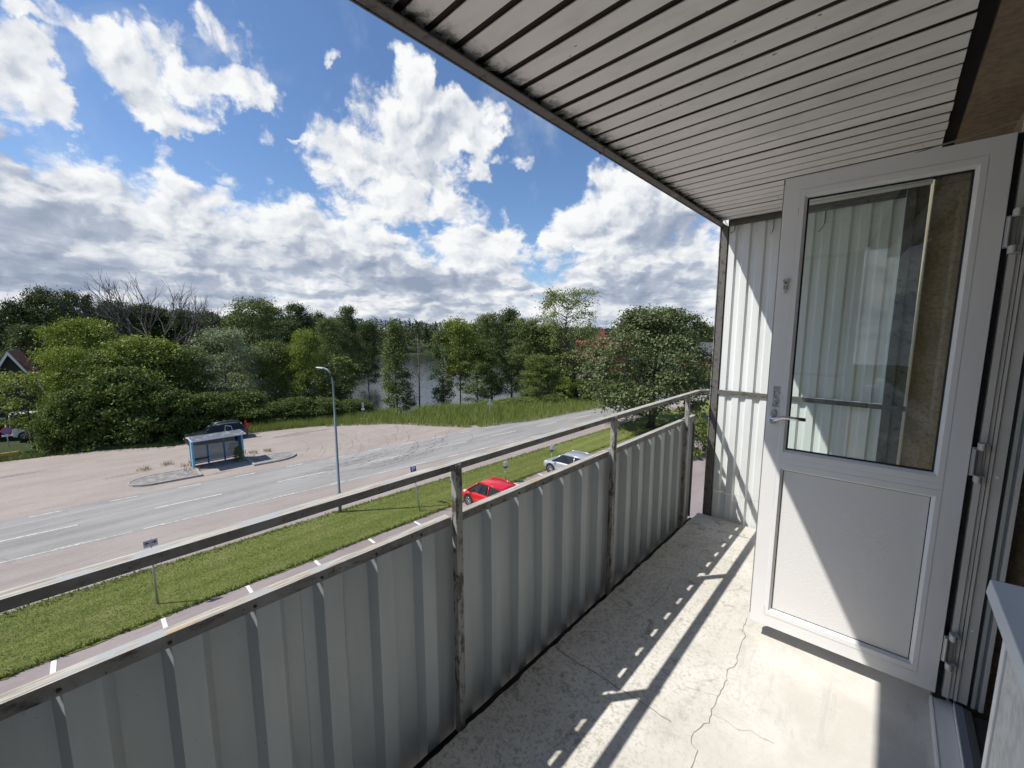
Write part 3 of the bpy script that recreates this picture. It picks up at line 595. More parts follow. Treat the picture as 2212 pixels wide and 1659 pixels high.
ground_mesh()
def water():
    n = NT('pond_water'); g = n.noise(n.co(scale=(1,2.2,1)), 1.6, 5, .6); n.bump(g, .25, .12); m_ = n.fin((.012,.018,.018), .06); n.b.inputs['IOR'].default_value = 1.33
    poly = [(-52,30),(-46,60),(-80,110),(-150,190),(-240,170),(-230,90),(-120,22),(-70,18)]
    o = npmesh('water', [(x,y,-3.0) for x,y in poly], [(0,1,2,3),(0,3,4,5),(0,5,6,7)], m_); tag(o, kind='structure')
water()
def strip(name, xa, xb, ya, yb, z, mt, step=2.0, jit=(0,0), kind='structure', seed=1, nx=1):
    rnd = random.Random(seed); V = []; F = []; y = ya; k = 0; ja = jb = 0
    while y <= yb+1e-6:
        ja = ja*.5+rnd.uniform(-jit[0],jit[0]); jb = jb*.5+rnd.uniform(-jit[1],jit[1])
        a = xa(y)+ja; b = xb(y)+jb
        for i in range(nx+1): V.append((a+(b-a)*i/nx, y, z))
        y += step; k += 1
    n = nx+1; F = [(j*n+i,j*n+i+1,(j+1)*n+i+1,(j+1)*n+i) for j in range(k-1) for i in range(nx)]
    o = npmesh(name, V, F, mt); tag(o, kind=kind); return o
strip('parking_lot', lambda y: -21.0, lambda y: 6, -60, 120, .004, M['park'])
strip('lawn', lambda y: (-21.62+.035*y if y < 40 else -20.2+.055*(y-40)), lambda y: -17.42+.012*y if y < 27 else -17.1+.10*(y-27), -60, 130, .022, M['lawn'], .22, (.09,.12))
strip('footpath', lambda y: rx(y)+2.9, lambda y: max(-21.3+.035*y, rx(y)+3.2), -60, 200, .010, M['path'])
strip('road', lambda y: rx(y)-3.32, lambda y: rx(y)+3.0, -60, 260, .014, M['road'], 1.0, (.02,.02))
GR = [(-62,-60),(-52,-14),(-48.3,-5),(-47.4,0),(-44.4,4.5),(-44.9,7.5),(-45.3,10.4),(-44.4,14.1),(-42.8,17.9),(-39.5,22.7),(-35,25.4),(-31.6,27.6),(-29.6,34),(-28.3,46),(-20,140)]
def gravel():
    rnd = random.Random(5); P = []
    for (x0,y0),(x1,y1) in zip(GR,GR[1:]):
        k = max(1,int(math.hypot(x1-x0,y1-y0)/.5))
        for i in range(k): P.append((x0+(x1-x0)*i/k+rnd.uniform(-.22,.22), y0+(y1-y0)*i/k+rnd.uniform(-.08,.08)))
    V = []; F = []
    for x,y in P:
        xe = rx(y)-3.0; V += [(min(x,xe-.02),y,.006),(xe,y,.006)]
    for i in range(len(P)-1): F.append((2*i,2*i+1,2*i+3,2*i+2))
    tag(npmesh('gravel_lot', V, F, M['pink']), kind='structure')
gravel()
# painted lines
mk = MB()
def dash(t, y0, L, w):
    mk.add([(rx(y0)+t-w/2,y0,.019),(rx(y0)+t+w/2,y0,.019),(rx(y0+L)+t+w/2,y0+L,.019),(rx(y0+L)+t-w/2,y0+L,.019)], [(0,1,2,3)])
for k in range(-8, 22): dash(.05, 1.9+k*5.95, 3.0 if k < 30 else 3, .11)
for k in range(-14, 60): dash(-2.92, .2+k*3.02, 1.15, .10)
for k in range(-6, 14): dash(2.86, 1.2+k*10.0, 9.6, .06)
for k in range(-20, 60): dash(2.80, 1.2+k*2.95, .9, .08)
tag(mk.build('road_markings', M['line'], fix=False), kind='structure')
mk = MB(); 
for k in range(-8, 26):
    y = 1.0+k*2.475
    if 15.5 < y < 16.2: continue
    mk.add([(-17.36+.012*y,y-.06,.012),(-16.62+.012*y,y-.06,.012),(-16.62+.012*y,y+.06,.012),(-17.36+.012*y,y+.06,.012)], [(0,1,2,3)])
tag(mk.build('parking_markings', plain('chipped_bay_paint',(.74,.73,.70),.7,var=.2,vs=30), fix=False), kind='structure')
# tyre marks swinging out of the gravel lot
tm = MB(); rnd = random.Random(8)
def arc(cx, cy, r, a0, a1, w, squash=.55):
    k = 22
    for i in range(k):
        if rnd.random() < .22: continue
        p = []
        for j in (i, i+1):
            a = R(a0+(a1-a0)*j/k); ww = w*(1-.5*abs(2*j/k-1))
            for s in (-1,1): p.append((cx+(r+s*ww)*math.cos(a)*squash, cy+(r+s*ww)*math.sin(a), .0225))
        tm.add(p, [(0,1,3,2)])
for i in range(34):
    y = rnd.choice([13.6,14.2,15.2,16.0,17.2,18.4,19.6,20.4,21.0,21.8])+rnd.uniform(-.5,.5)
    arc(rx(y)-5.2+rnd.uniform(-.6,.6), y-2.0, rnd.uniform(3.4,5.6), rnd.uniform(-55,-10), rnd.uniform(38,74), rnd.uniform(.03,.075), rnd.uniform(.9,1.25))
for i in range(16): arc(rx(10)-9+rnd.uniform(-2,2), 8+rnd.uniform(-3,9), rnd.uniform(5,10), rnd.uniform(20,40), rnd.uniform(75,120), rnd.uniform(.03,.06), .9)
tmat = NT('rubber_marks'); tm_ = tmat.fin((.10,.095,.095), .8); tmat.ip(tmat.b,'Alpha',tmat.ss(tmat.noise(tmat.co(),3.5,6,.75),.42,.66,.0,.50))
tag(tm.build('tyre_marks', tm_, fix=False), kind='structure')
pa = MB(); 
for (cx,cy,a,b_) in ((-41.2,13.2,.7,2.0),(-40.9,15.6,.4,1.2),(-37.5,1.0,.2,1.0),(-33.4,5.5,.25,1.1),(-43.0,-4.6,.3,2.0)):
    k = 26; pa.add([(cx+a*math.cos(2*math.pi*i/k)*rnd.uniform(.5,1.1), cy+b_*math.sin(2*math.pi*i/k)*rnd.uniform(.7,1.05), .0115) for i in range(k)], [tuple(range(k))])
pm = NT('dark_gravel_patch'); pm_ = pm.fin(pm.mix(pm.ss(pm.noise(pm.co(),9,5,.8),.4,.6),(.20,.175,.16),(.33,.28,.25)),.9); pm.ip(pm.b,'Alpha',pm.ss(pm.noise(pm.co(),4,5,.7),.42,.55)); tag(pa.build('gravel_patches', pm_, fix=False), kind='structure')
# traffic islands beside the shelter
def island(name, pts, label, top):
    e = empty(name, (pts[0][0],pts[0][1],0), 0, label, 'kerb island'); n = len(pts); c = (sum(p[0] for p in pts)/n, sum(p[1] for p in pts)/n)
    ins = [(x+(c[0]-x)*.09, y+(c[1]-y)*.06) for x,y in pts]
    mb = MB(); V = [(x,y,0) for x,y in pts]+[(x,y,.13) for x,y in pts]+[(x,y,.13) for x,y in ins]+[(x,y,.10) for x,y in ins]
    F = [(k*n+i,k*n+(i+1)%n,(k+1)*n+(i+1)%n,(k+1)*n+i) for k in range(3) for i in range(n)]; rel(mb.add(V,F).build('kerb', M['kerb']), e)
    rel(MB().add([(x,y,.105) for x,y in ins],[tuple(range(n))]).build('island_surface', top, fix=False), e); return e
def rounded(y0, y1, xa, xb, end):    # a slab lying along the road with one rounded end
    P = []; r = (xb-xa)/2
    P += [(xb(y1) if callable(xb) else xb, y1), (xa, y1)] if False else []
    return P
sk = .095
def isl(y0, y1, w, rnd_at_low, off):
    P = []; xc = lambda y: rx(y)-5.35+off; n_ = 9; r = w/2
    if rnd_at_low:
        P += [(xc(y1)+r,y1),(xc(y1)-r,y1)]
        for i in range(n_+1): a = math.pi+math.pi*i/n_; P.append((xc(y0+1.5)+r*math.cos(a), y0+1.5+1.5*math.sin(a)))
    else:
        P += [(xc(y0)-r,y0),(xc(y0)+r,y0)]
        for i in range(n_+1): a = math.pi*i/n_; P.append((xc(y1-1.5)+r*math.cos(a), y1-1.5+1.5*math.sin(a)))
    return P
M['isl'] = plain('worn_grey_concrete', (.25,.235,.215), .9, var=.35, vs=3, bump=.4, bs=20)
island('traffic_island', isl(1.1,4.75,2.3,True,-.4), 'low kerbed island with a crumbling end on the left side of the bus shelter', M['isl'])
island('traffic_island', isl(7.75,10.9,2.2,False,-.45), 'low kerbed island with a rounded end on the right side of the bus shelter', M['isl'])
# ------------------------------------------------------------------ bus shelter
def shelter():
    e = empty('bus_shelter', (-36.05,6.12,0), 0, 'blue framed bus shelter with smoked glass back and grey roof, standing at the gravel lot', 'bus shelter')
    P = MB; xb, xf, y0, y1 = -.45, .45, -1.5, 1.52
    bl = plain('blue_steel', (.035,.13,.30), .45, var=.12, vs=3); lb = plain('light_blue_panel', (.14,.36,.50), .5, var=.08, vs=3); tr = plain('pale_roof_trim', (.38,.45,.52), .4)
    for y in (y0+1.0, y0+2.02): P().box(xb-.05,xb+.05,y-.05,y+.05,.05,2.1).build('post', bl, e)
    for x,y in ((xb,y0),(xb,y1)): P().box(x-.05,x+.05,y-.05,y+.05,0,2.12).build('post', bl, e)
    for x,y in ((xf,y0),(xf,y1)): P().box(x-.10,x+.06,y-.06,y+.06,0,2.14).build('post', lb, e)
    for ya,yb in ((y0+.05,y0+.95),(y0+1.05,y0+1.97),(y0+2.07,y1-.05)): P().box(xb-.006,xb+.006,ya,yb,.22,2.02).build('glass_pane', M['shelter_glass'], e)
    P().box(xb-.03,xb+.03,y0,y1,.13,.20).build('bottom_rail', bl, e); P().box(xb-.04,xb+.04,y0,y1,2.02,2.12).build('top_beam', bl, e)
    P().box(xb+.05,xf-.05,y0-.02,y0+.02,.1,2.1).build('side_panel', lb, e); P().box(xb+.05,xf-.05,y1-.02,y1+.02,.1,2.1).build('side_panel', bl, e)
    P().box(xb+.08,xb+.34,y0+.1,y0+1.0,.50,.55).build('bench', plain('dark_bench', (.05,.05,.055), .6), e)
    P().box(-.58,1.25,y0-.14,y1+.14,2.12,2.20).build('roof', tr, e, bevel=.01)
    n = NT('ribbed_roof_sheet'); w = n.nd('ShaderNodeTexWave', bands_direction='Y'); n.ip(w,'Vector',n.co()); w.inputs['Scale'].default_value = 2.2; n.bump(w.outputs['Fac'],.6,.05)
    c = n.mix(n.ss(n.noise(n.co(),2.2,4,.6),.50,.62),(.13,.14,.165),(.30,.30,.29)); mt = n.fin(n.mix(n.math('MULTIPLY',n.ss(w.outputs['Fac'],.3,.7),.55),c,(.11,.12,.145)),.85,spec=.2)
    P().box(-.52,1.17,y0-.08,y1+.08,2.2005,2.215).build('roof_sheet', mt, e)
    P().box(-.45,1.1,y0,y1,.0,.03).build('shelter_floor', M['isl'], e)
shelter()
# ------------------------------------------------------------------ lamp, signs, heater posts
st = plain('blue_grey_lamp_steel', (.17,.20,.23), .45, .3); galv = plain('galvanised_pole', (.34,.35,.35), .5, .4)
lp = empty('street_lamp', (-21.07,8.74,0), math.atan2(-.35,-1), 'tall grey-blue street lamp with a curved arm between the lawn and the road', 'street lamp')
MB().tube([(0,0,0),(0,0,1.2),(0,0,1.21),(0,0,5.2),(0,0,5.21),(0,0,7.0),(.05,0,7.35),(.16,0,7.62),(.36,0,7.80),(.62,0,7.86)], [.085,.085,.07,.062,.05,.045,.045,.044,.042,.04], 12).build('pole', st, lp, smooth=True)
MB().hexa([(.60,-.10,7.83),(1.12,-.09,7.87),(1.12,.09,7.87),(.60,.10,7.83),(.60,-.09,7.89),(1.10,-.05,7.91),(1.10,.05,7.91),(.60,.09,7.89)]).build('lamp_head', plain('lamp_head_grey', (.45,.47,.50), .4), lp, bevel=.01)
MB().box(-.06,.06,-.10,-.08,.6,1.0).build('hatch', st, lp)
def text(body, size, loc, rot, mt, parent, name='lettering'):
    cu = bpy.data.curves.new(name, 'FONT'); cu.body = body; cu.size = size; cu.align_x = 'CENTER'; cu.align_y = 'CENTER'; cu.extrude = .002; cu.offset = .008*size
    o = bpy.data.objects.new(name, cu); COL.objects.link(o); dg = bpy.context.evaluated_depsgraph_get(); me = bpy.data.meshes.new_from_object(o.evaluated_get(dg)); bpy.data.objects.remove(o)
    me.materials.clear(); q = link_mesh(name, me, mt, parent); q.location = loc; q.rotation_euler = rot; return q
def facing(x, y): return math.atan2(-x, y)+math.pi       # sign face turned toward the balcony: local -y looks at the viewer
sb = plain('sign_blue', (.02,.10,.35), .4); sw = plain('sign_white', (.72,.72,.72), .5); sr = plain('sign_red', (.50,.02,.03), .4); skk = plain('sign_black', (.015,.015,.015), .5); sg = plain('sign_grey', (.36,.38,.42), .5); yl = plain('yellow_board', (.62,.36,.015), .5)
def place_face(x, y): return math.atan2(y, x)+math.pi/2+math.pi*0
ps = empty('parking_sign', (-18.0,11.77,0), R(57), 'blue square parking sign with white P on a thin pole in the lawn', 'sign')
MB().tube([(0,0,0),(0,0,2.25)], .03, 8).build('pole', galv, ps, smooth=True); MB().box(-.15,.15,-.05,-.035,2.30,2.61).build('sign_plate', sb, ps, bevel=.004)
text('P', .33, (0,-.053,2.455), (R(90),0,0), sw, ps); ps.rotation_euler = (0,R(-6.5),R(57))
ar = empty('arrow_sign', (-18.42,.97,0), R(88), 'grey sign plate with black arrows pointing left and right above the lawn', 'sign')
MB().tube([(0,0,0),(0,0,2.5)], .032, 8).build('pole', galv, ar, smooth=True); MB().box(-.19,.19,-.055,-.035,2.26,2.49).build('sign_plate', sg, ar, bevel=.004)
a_ = MB()
for s in (-1,1): a_.prism([(s*.025,-.016),(s*.10,-.016),(s*.10,-.048),(s*.165,0),(s*.10,.048),(s*.10,.016),(s*.025,.016)], 0, .004)
q = a_.build('arrow_print', skk, ar); q.rotation_euler = (R(90),0,0); q.location = (0,-.056,2.385)
MB().box(-.19,.19,-.06,-.030,2.235,2.25).build('plate_edge', sg, ar)
npk = empty('no_parking_sign', (-50.2,-4.8,0), R(90), 'round red and blue no parking sign on a concrete foot with a yellow board', 'sign')
MB().tube([(0,0,.3),(0,0,2.5)], .035, 8).build('pole', galv, npk, smooth=True)
def disc(r, y, mt, name, par, z): o = MB().lathe((0,0,0), [(r,0),(r,-.012)], axis='y', n=28).build(name, mt, par); o.location = (0,y,z); return o
disc(.28,-.04,sr,'sign_plate',npk,2.05); disc(.215,-.055,plain('bright_sign_blue',(.03,.13,.42),.4),'blue_field',npk,2.05)
q = MB().box(-.24,.24,-.004,0,-.035,.035).build('red_bar', sr, npk); q.location = (0,-.07,2.05); q.rotation_euler = (0,R(38),0)
MB().box(-.27,.27,-.05,-.035,1.60,1.74).build('arrow_plate', sw, npk); a_ = MB().prism([(-.19,-.013),(.09,-.013),(.09,-.045),(.19,0),(.09,.045),(.09,.013),(-.19,.013)],0,.004); q = a_.build('arrow_print', skk, npk); q.rotation_euler = (R(90),0,0); q.location = (0,-.052,1.67)
def foot(par):
    MB().hexa([(-.58,-.30,0),(.58,-.30,0),(.58,.30,0),(-.58,.30,0),(-.45,-.16,.30),(.45,-.16,.30),(.45,.16,.30),(-.45,.16,.30)]).build('concrete_foot', M['kerb'], par, bevel=.03)
    MB().box(-.50,.50,-.34,-.30,.12,.36).build('yellow_board', yl, par)
foot(npk)
fs = empty('road_sign', (-41.7,20.4,0), R(60), 'small grey double sign on a concrete foot with a yellow board beside the pond bank', 'sign')
MB().tube([(0,0,.3),(0,0,2.1)], .03, 8).build('pole', galv, fs, smooth=True); MB().box(-.12,.12,-.05,-.03,1.55,2.15).build('sign_plate', plain('dull_sign_back',(.36,.40,.42),.5), fs); MB().box(-.18,.18,-.05,-.03,1.30,1.48).build('lower_plate', sw, fs); foot(fs)
tr_ = empty('triangle_sign', (-31.2,29.6,0), R(55), 'small pale triangular sign seen from behind in the tall roadside grass', 'sign')
MB().tube([(0,0,0),(0,0,2.6)], .025, 8).build('pole', galv, tr_, smooth=True); q = MB().prism([(-.36,0),(.36,0),(0,.62)],0,.02).build('sign_plate', plain('pale_green_grey_back',(.42,.50,.48),.5), tr_); q.rotation_euler = (R(90),0,0); q.location = (0,-.03,1.95)
def heater(x, y, label):
    e = empty('engine_heater_post', (x,y,0), R(70), label, 'power post', 'engine heater posts along the parking bays')
    MB().tube([(0,0,0),(0,0,1.02)], .035, 8).build('pole', galv, e, smooth=True)
    MB().box(-.13,.13,-.11,.08,1.10,1.42).build('heater_box', plain('grey_box',(.24,.25,.27),.5), e, bevel=.03); MB().box(-.105,.105,-.135,-.112,1.12,1.40).build('box_lid', plain('light_box_lid',(.55,.56,.58),.45), e, bevel=.02)
    MB().box(-.15,.15,-.06,.05,1.0,1.06).build('socket_bar', plain('navy_socket',(.02,.035,.11),.5), e)
heater(-18.06,14.10,'engine heater post half hidden behind the railing post, left of the red car'); heater(-17.62,18.1,'engine heater post standing in the lawn between the red and the silver car'); heater(-17.7,23.1,'engine heater post standing just behind the bonnet of the silver car')
# ------------------------------------------------------------------ cars
def paint(name, c, metal=.2): 
    m_ = plain(name, c, .28, metal); m_.node_tree.nodes['Principled BSDF'].inputs['Coat Weight'].default_value = .6; return m_
M['carglass'] = plain('dark_car_glass', (.012,.015,.017), .05); M['tyre'] = plain('black_tyre', (.015,.015,.015), .8); M['rim'] = plain('alloy_rim', (.50,.51,.53), .3, .8); M['trim'] = plain('black_trim', (.02,.02,.02), .5)
def car(name, loc, rz, pt, label, L=4.2, Wd=1.75, H=1.45, hood=.30, wagon=False, van=False, group=None):
    """local: nose to +x. stations along x give half width, sill, belt height, roof height"""
    e = empty(name, loc, rz, label, 'van' if van else 'car', group); hw = Wd/2; x0, x1 = -L/2, L/2
    # lower body: loft of cross sections
    st_ = [(x1,.55,.32,.52,.58),(x1-.05,.78,.24,.60,.66),(x1-.22,.92,.20,.66,.735),(x1-.55,.985,.19,.71,.80),(x1-.95,1,.19,.78,.885),(x1-1.30,1,.19,.86,.96),(0,1,.19,.90,.93),(x0+.9,1,.19,.94,.97),(x0+.35,.96,.20,.95,1.0),(x0+.10,.90,.24,.90,.98),(x0,.80,.34,.80,.84)]
    if van: st_ = [(x1,.7,.32,.7,.8),(x1-.08,.9,.25,.9,1.0),(x1-.35,.98,.22,1.05,1.12),(x1-.8,1,.2,1.12,1.2),(0,1,.2,1.15,1.2),(x0+.2,1,.2,1.15,1.2),(x0,.96,.3,1.15,1.2)]
    V = []; F = []; ring_ = []
    for x,w,zb,zm,zt in st_:
        w *= hw
        half = [(0,zb),(w*.86,zb),(w*.97,zb+.12),(w,zb+(zm-zb)*.55),(w*.985,zm),(w*.90,zm+(zt-zm)*.55),(w*.55,zt),(0,zt+.012)]
        ring_.append(half+[(-a,b) for a,b in half[-2:0:-1]])
    n = len(ring_[0])
    for (x,*_),r_ in zip(st_,ring_): V += [(x,a,b) for a,b in r_]
    for i in range(len(st_)-1):
        for k in range(n): F.append((i*n+k,i*n+(k+1)%n,(i+1)*n+(k+1)%n,(i+1)*n+k))
    F += [tuple(range(n)), tuple(range((len(st_)-1)*n,len(st_)*n))[::-1]]
    o = MB().add(V,F).build('body', pt, e, smooth=True); sub = o.modifiers.new('s','SUBSURF'); sub.levels = 2; sub.render_levels = 2
    # cabin
    zb = .90 if not van else 1.15; xa = x1-hood*L; xr = x0+(.28 if wagon else .18 if not van else .02); ra = xa-.72 if not van else xa-.55; rb = xr+(.42 if not wagon else .30) if not van else xr+.06
    prof = [(xa+.08,zb-.02,.86),(ra,H-.04,.66),((ra+rb)/2,H,.68),(rb,H-.05,.64),(xr,zb+.03,.82)]
    if van: prof = [(xa+.1,zb-.02,.92),(ra,H-.06,.82),((ra+rb)/2,H,.84),(rb,H-.03,.84),(xr,zb,.94)]
    def cab(off, zlo=None):
        V = []; 
        for x,z,w in prof: V += [(x,w*hw+off,z+off),(x,-w*hw-off,z+off)]
        bs = [(prof[0][0],zb-.05),(ra-.1,zb-.05),((ra+rb)/2,zb-.05),(rb,zb-.05),(prof[-1][0],zb-.05)]
        for (x,z) in bs: V += [(x,(.93)*hw,z),(x,-.93*hw,z)]
        return V
    V = cab(0); F = []
    for i in range(4): F += [(2*i,2*i+1,2*i+3,2*i+2)]
    for i in range(4): F += [(2*i,2*i+2,10+2*i+2,10+2*i),(2*i+1,10+2*i+1,10+2*i+3,2*i+3)]
    F += [(0,10,11,1),(8,9,19,18),(10,12,14,16,18,19,17,15,13,11)]
    MB().add(V,F).build('windows', M['carglass'], e)
    mb = MB(); (xA,zA,wA),(xB,zB,wB),(xC,zC,wC),(xD,zD,wD),(xE,zE,wE) = prof
    rows = [(xB+.06,zB-.02,wB),(xB-.12,zB+.028,wB),(xC,zC+.02,wC),(xD+.10,zD+.02,wD),(xD-.06,zD-.01,wD)]; V = []
    for x,z,w in rows: V += [(x,-w*hw-.035,z-.055),(x,-w*hw*.86,z),(x,0,z+.022),(x,w*hw*.86,z),(x,w*hw+.035,z-.055)]
    F = [(i*5+k,i*5+k+1,(i+1)*5+k+1,(i+1)*5+k) for i in range(4) for k in range(4)]
    o = mb.add(V,F).build('roof', pt, e, smooth=True); sd = o.modifiers.new('t','SOLIDIFY'); sd.thickness = .03
    for s in (-1,1):
        def P(x,z,w,o=.012): return Vector((x, s*(w*hw+o), z))
        A0 = Vector((xA,s*(.90*hw),zb-.01)); B0 = P(xB,zB,wB); D0 = P(xD,zD,wD); E0 = Vector((xE,s*.92*hw,zb))
        m_ = MB(); m_.tube([A0,B0],.035,6); m_.tube([D0,E0],.055 if not wagon else .045,6); mid = (xB+xD)/2+.05; m_.tube([Vector((mid-.05,s*(.935*hw),zb-.03)),P(mid,zC-.02,wC)],.032,6); m_.tube([B0,P(xC,zC-.01,wC),D0],.028,6)
        m_.build('pillar', pt, e, smooth=True)
        MB().tube([(xA-.28,s*(hw+.02),zb+.07),(xA-.20,s*(hw+.14),zb+.09)],.055,8).build('mirror', pt if wagon else M['trim'], e, smooth=True)
    wr = .31 if not van else .34; wx = (x1-.83, x0+.78)
    for x in wx:
        for s in (-1,1):
            w = MB().lathe((x,s*(hw-.09),wr), [(wr-.06,-.10*s),(wr-.01,-.09*s),(wr,-.05*s),(wr,.07*s),(wr-.02,.095*s),(wr*.72,.100*s)], axis='y', n=26).build('wheel', M['tyre'], e)
            r_ = MB().lathe((x,s*(hw-.09),wr), [(wr*.70,.06*s),(wr*.70,.102*s),(wr*.62,.104*s),(wr*.60,.075*s)], axis='y', n=26)
            for k in range(7):
                a = 2*math.pi*k/7; c_,s_ = math.cos(a),math.sin(a); r_.tube([(x,s*(hw-.09)+.095*s,wr),(x+c_*wr*.64,s*(hw-.09)+.100*s,wr+s_*wr*.64)],.026,5)
            q = r_.build('rim', M['rim'], e); q.parent = w
            MB().lathe((x,s*(hw-.112),wr+.02), [(wr+.065,-.06*s),(wr+.065,.1135*s)], axis='y', n=26).build('wheel_arch', M['trim'], e)
    for s in (-1,1):
        MB().hexa([(x1-.34,s*hw*.62,.60),(x1-.06,s*hw*.50,.56),(x1-.10,s*hw*.80,.56),(x1-.42,s*hw*.955,.63),(x1-.40,s*hw*.64,.765),(x1-.10,s*hw*.52,.68),(x1-.16,s*hw*.80,.68),(x1-.50,s*hw*.93,.76)]).build('headlight', plain('lamp_glass',(.62,.64,.66),.1), e, bevel=.02)
        MB().box(x0-.01,x0+.16,s*hw*.80-.06,s*hw*.80+.10,.85,1.05 if not wagon else 1.32).build('tail_light', plain('tail_light_red',(.45,.02,.02),.25), e, bevel=.02)
        MB().box(-.15,-.03,s*(hw+.002)-.006,s*(hw+.002)+.008,.74,.765).build('door_handle', pt, e); 
        sm = MB(); 
        for xs in (xA-.25, (xB+xD)/2+.05, (xB+xD)/2-.85): sm.box(xs-.004,xs+.004,s*(hw-.002)-.004,s*(hw-.002)+.006,.32,.88)
        sm.box((xB+xD)/2-.85,xA-.25,s*(hw)-.006,s*(hw)+.004,.315,.325); sm.build('door_seam', M['trim'], e)
    MB().box(x1-.02,x1+.015,-.45,.45,.36,.50).build('grille', M['trim'], e, bevel=.01); MB().box(x1-.005,x1+.02,-.26,.26,.40,.50).build('number_plate', sw, e)
    return e
car('parked_car', (-15.60,14.93,0), math.pi, paint('red_car_paint',(.62,.012,.022),.1), 'bright red small car parked nose to the lawn behind the railing', L=3.8, Wd=1.68, H=1.52, hood=.205)
car('parked_car', (-15.30,22.42,0), math.pi, paint('silver_car_paint',(.56,.58,.60),.5), 'silver hatchback parked nose to the lawn farther along than the red car', L=4.3, Wd=1.78, H=1.50, hood=.235)
wg = car('estate_car', (-44.1,7.6,0), -math.pi/2-R(7), paint('black_grey_paint',(.030,.032,.034),.4), 'dark grey estate car with its rear side door open, parked behind the bus shelter', L=4.75, Wd=1.85, H=1.5, wagon=True)
o = MB().hexa([(-.55,.93,.35),(-1.05,1.55,.35),(-1.08,1.53,.35),(-.58,.90,.35),(-.55,.90,.92),(-1.05,1.50,.92),(-1.08,1.48,.92),(-.58,.87,.92)]).build('open_door', paint('grey_door_paint',(.10,.10,.10),.4), wg)
fr = MB().tube([(-.55,.88,.92),(-.60,.78,1.38),(-1.00,1.30,1.36),(-1.06,1.49,.92)],.022,6).build('window_frame', M['rim'], o)
for s in (-1,1): MB().tube([(.3,s*.60,1.50),(.2,s*.60,1.545),(-1.4,s*.60,1.54),(-1.55,s*.60,1.49)],.018,6).build('roof_rail', M['rim'], wg, smooth=True)
car('parked_van', (-58.6,-2.6,-.1), math.pi/2, paint('white_van_paint',(.70,.71,.72),.0), 'white van parked by the dark house, half hidden by the light green bushes', L=5.4, Wd=2.0, H=2.45, hood=.18, van=True)
# ------------------------------------------------------------------ houses
def house(loc, rz, w, d, hw_, hr, wall, roof, label, trim=None, chim=False, name='house'):
    e = empty(name, loc, rz, label, 'house')
    MB().add([(-w/2,-d/2,-3),(w/2,-d/2,-3),(w/2,d/2,-3),(-w/2,d/2,-3),(-w/2,-d/2,hw_),(w/2,-d/2,hw_),(w/2,d/2,hw_),(-w/2,d/2,hw_),(0,-d/2,hr-.08),(0,d/2,hr-.08)],[(0,1,5,8,4),(1,2,6,5),(2,3,7,9,6),(3,0,4,7),(4,8,9,7),(8,5,6,9)]).build('wall', wall, e)
    for s in (-1,1):
        k = (hr-hw_)/(w/2); ov = .5
        MB().hexa([(0,-d/2-ov,hr),(s*(w/2+ov),-d/2-ov,hw_-k*ov),(s*(w/2+ov),d/2+ov,hw_-k*ov),(0,d/2+ov,hr),(0,-d/2-ov,hr+.16),(s*(w/2+ov),-d/2-ov,hw_-k*ov+.16),(s*(w/2+ov),d/2+ov,hw_-k*ov+.16),(0,d/2+ov,hr+.16)]).build('roof', roof, e)
        if trim: MB().hexa([(0,-d/2-ov-.05,hr-.18),(s*(w/2+ov),-d/2-ov-.05,hw_-k*ov-.18),(s*(w/2+ov),-d/2-ov-.005,hw_-k*ov-.18),(0,-d/2-ov-.005,hr-.18),(0,-d/2-ov-.05,hr+.2),(s*(w/2+ov),-d/2-ov-.05,hw_-k*ov+.2),(s*(w/2+ov),-d/2-ov-.005,hw_-k*ov+.2),(0,-d/2-ov-.005,hr+.2)]).build('barge_board', trim, e)
    for wx_ in (-w*.2,w*.2):
        MB().box(wx_-.55,wx_+.55,-d/2-.04,-d/2-.005,hw_*.42,hw_*.42+1.3).build('window', M['white'], e); MB().box(wx_-.45,wx_+.45,-d/2-.06,-d/2-.041,hw_*.42+.1,hw_*.42+1.2).build('window_glass', M['carglass'], e)
    if chim: MB().box(-.3,.3,-.3,.3,hr-.5,hr+1.1).build('chimney', plain('red_brick',(.26,.09,.06),.9), e)
    return e
tile = plain('red_tiles', (.27,.085,.055), .8, var=.2, vs=3); darkw = plain('black_stained_boards', (.022,.022,.024), .7)
house((-65.5,-5.0,-.3), R(90), 6.6, 9, 1.6, 8.1, darkw, tile, 'dark timber house with white barge boards at the left edge of the view', plain('white_barge',(.66,.66,.66),.5))
def hp(xd, dist): d = raydir(xd,740); h = math.hypot(d.x,d.y); return d.x/h*dist, d.y/h*dist
house((*hp(1278,92),-1), R(118), 6.5, 6, 4.6, CAMZ+92*math.tan(azel(1278,737)[1])+1, plain('cream_render',(.55,.50,.36),.8), tile, 'small house with red tiled roof and chimney behind the tall airy tree', M['white'], True)
house((*hp(1322,112),0), R(125), 8.5, 8, 5.0, CAMZ+112*math.tan(azel(1322,730)[1]), plain('brown_red_boards',(.24,.10,.07),.8), plain('brown_tiles',(.25,.14,.10),.8,var=.2), 'house with brown tiled roof just left of the round lawn tree')
house((-33,112,-.5), R(60), 12, 9, 4.2, 7.6, plain('ochre_red_wall',(.40,.13,.06),.8), plain('dark_roof',(.06,.06,.065),.7), 'house with dark roof and red wall seen between the lawn tree and the screen')
e = empty('brick_tower', (*hp(1300,150),0), R(15), 'dark red brick block rising among the far trees right of the airy tree', 'building'); MB().box(-1.5,1.5,-1.5,1.5,-2,10.9).build('wall', plain('dark_red_brick',(.22,.07,.055),.9), e); MB().box(-1.6,1.6,-1.6,1.6,10.9,11.1).build('roof', M['frame'], e)
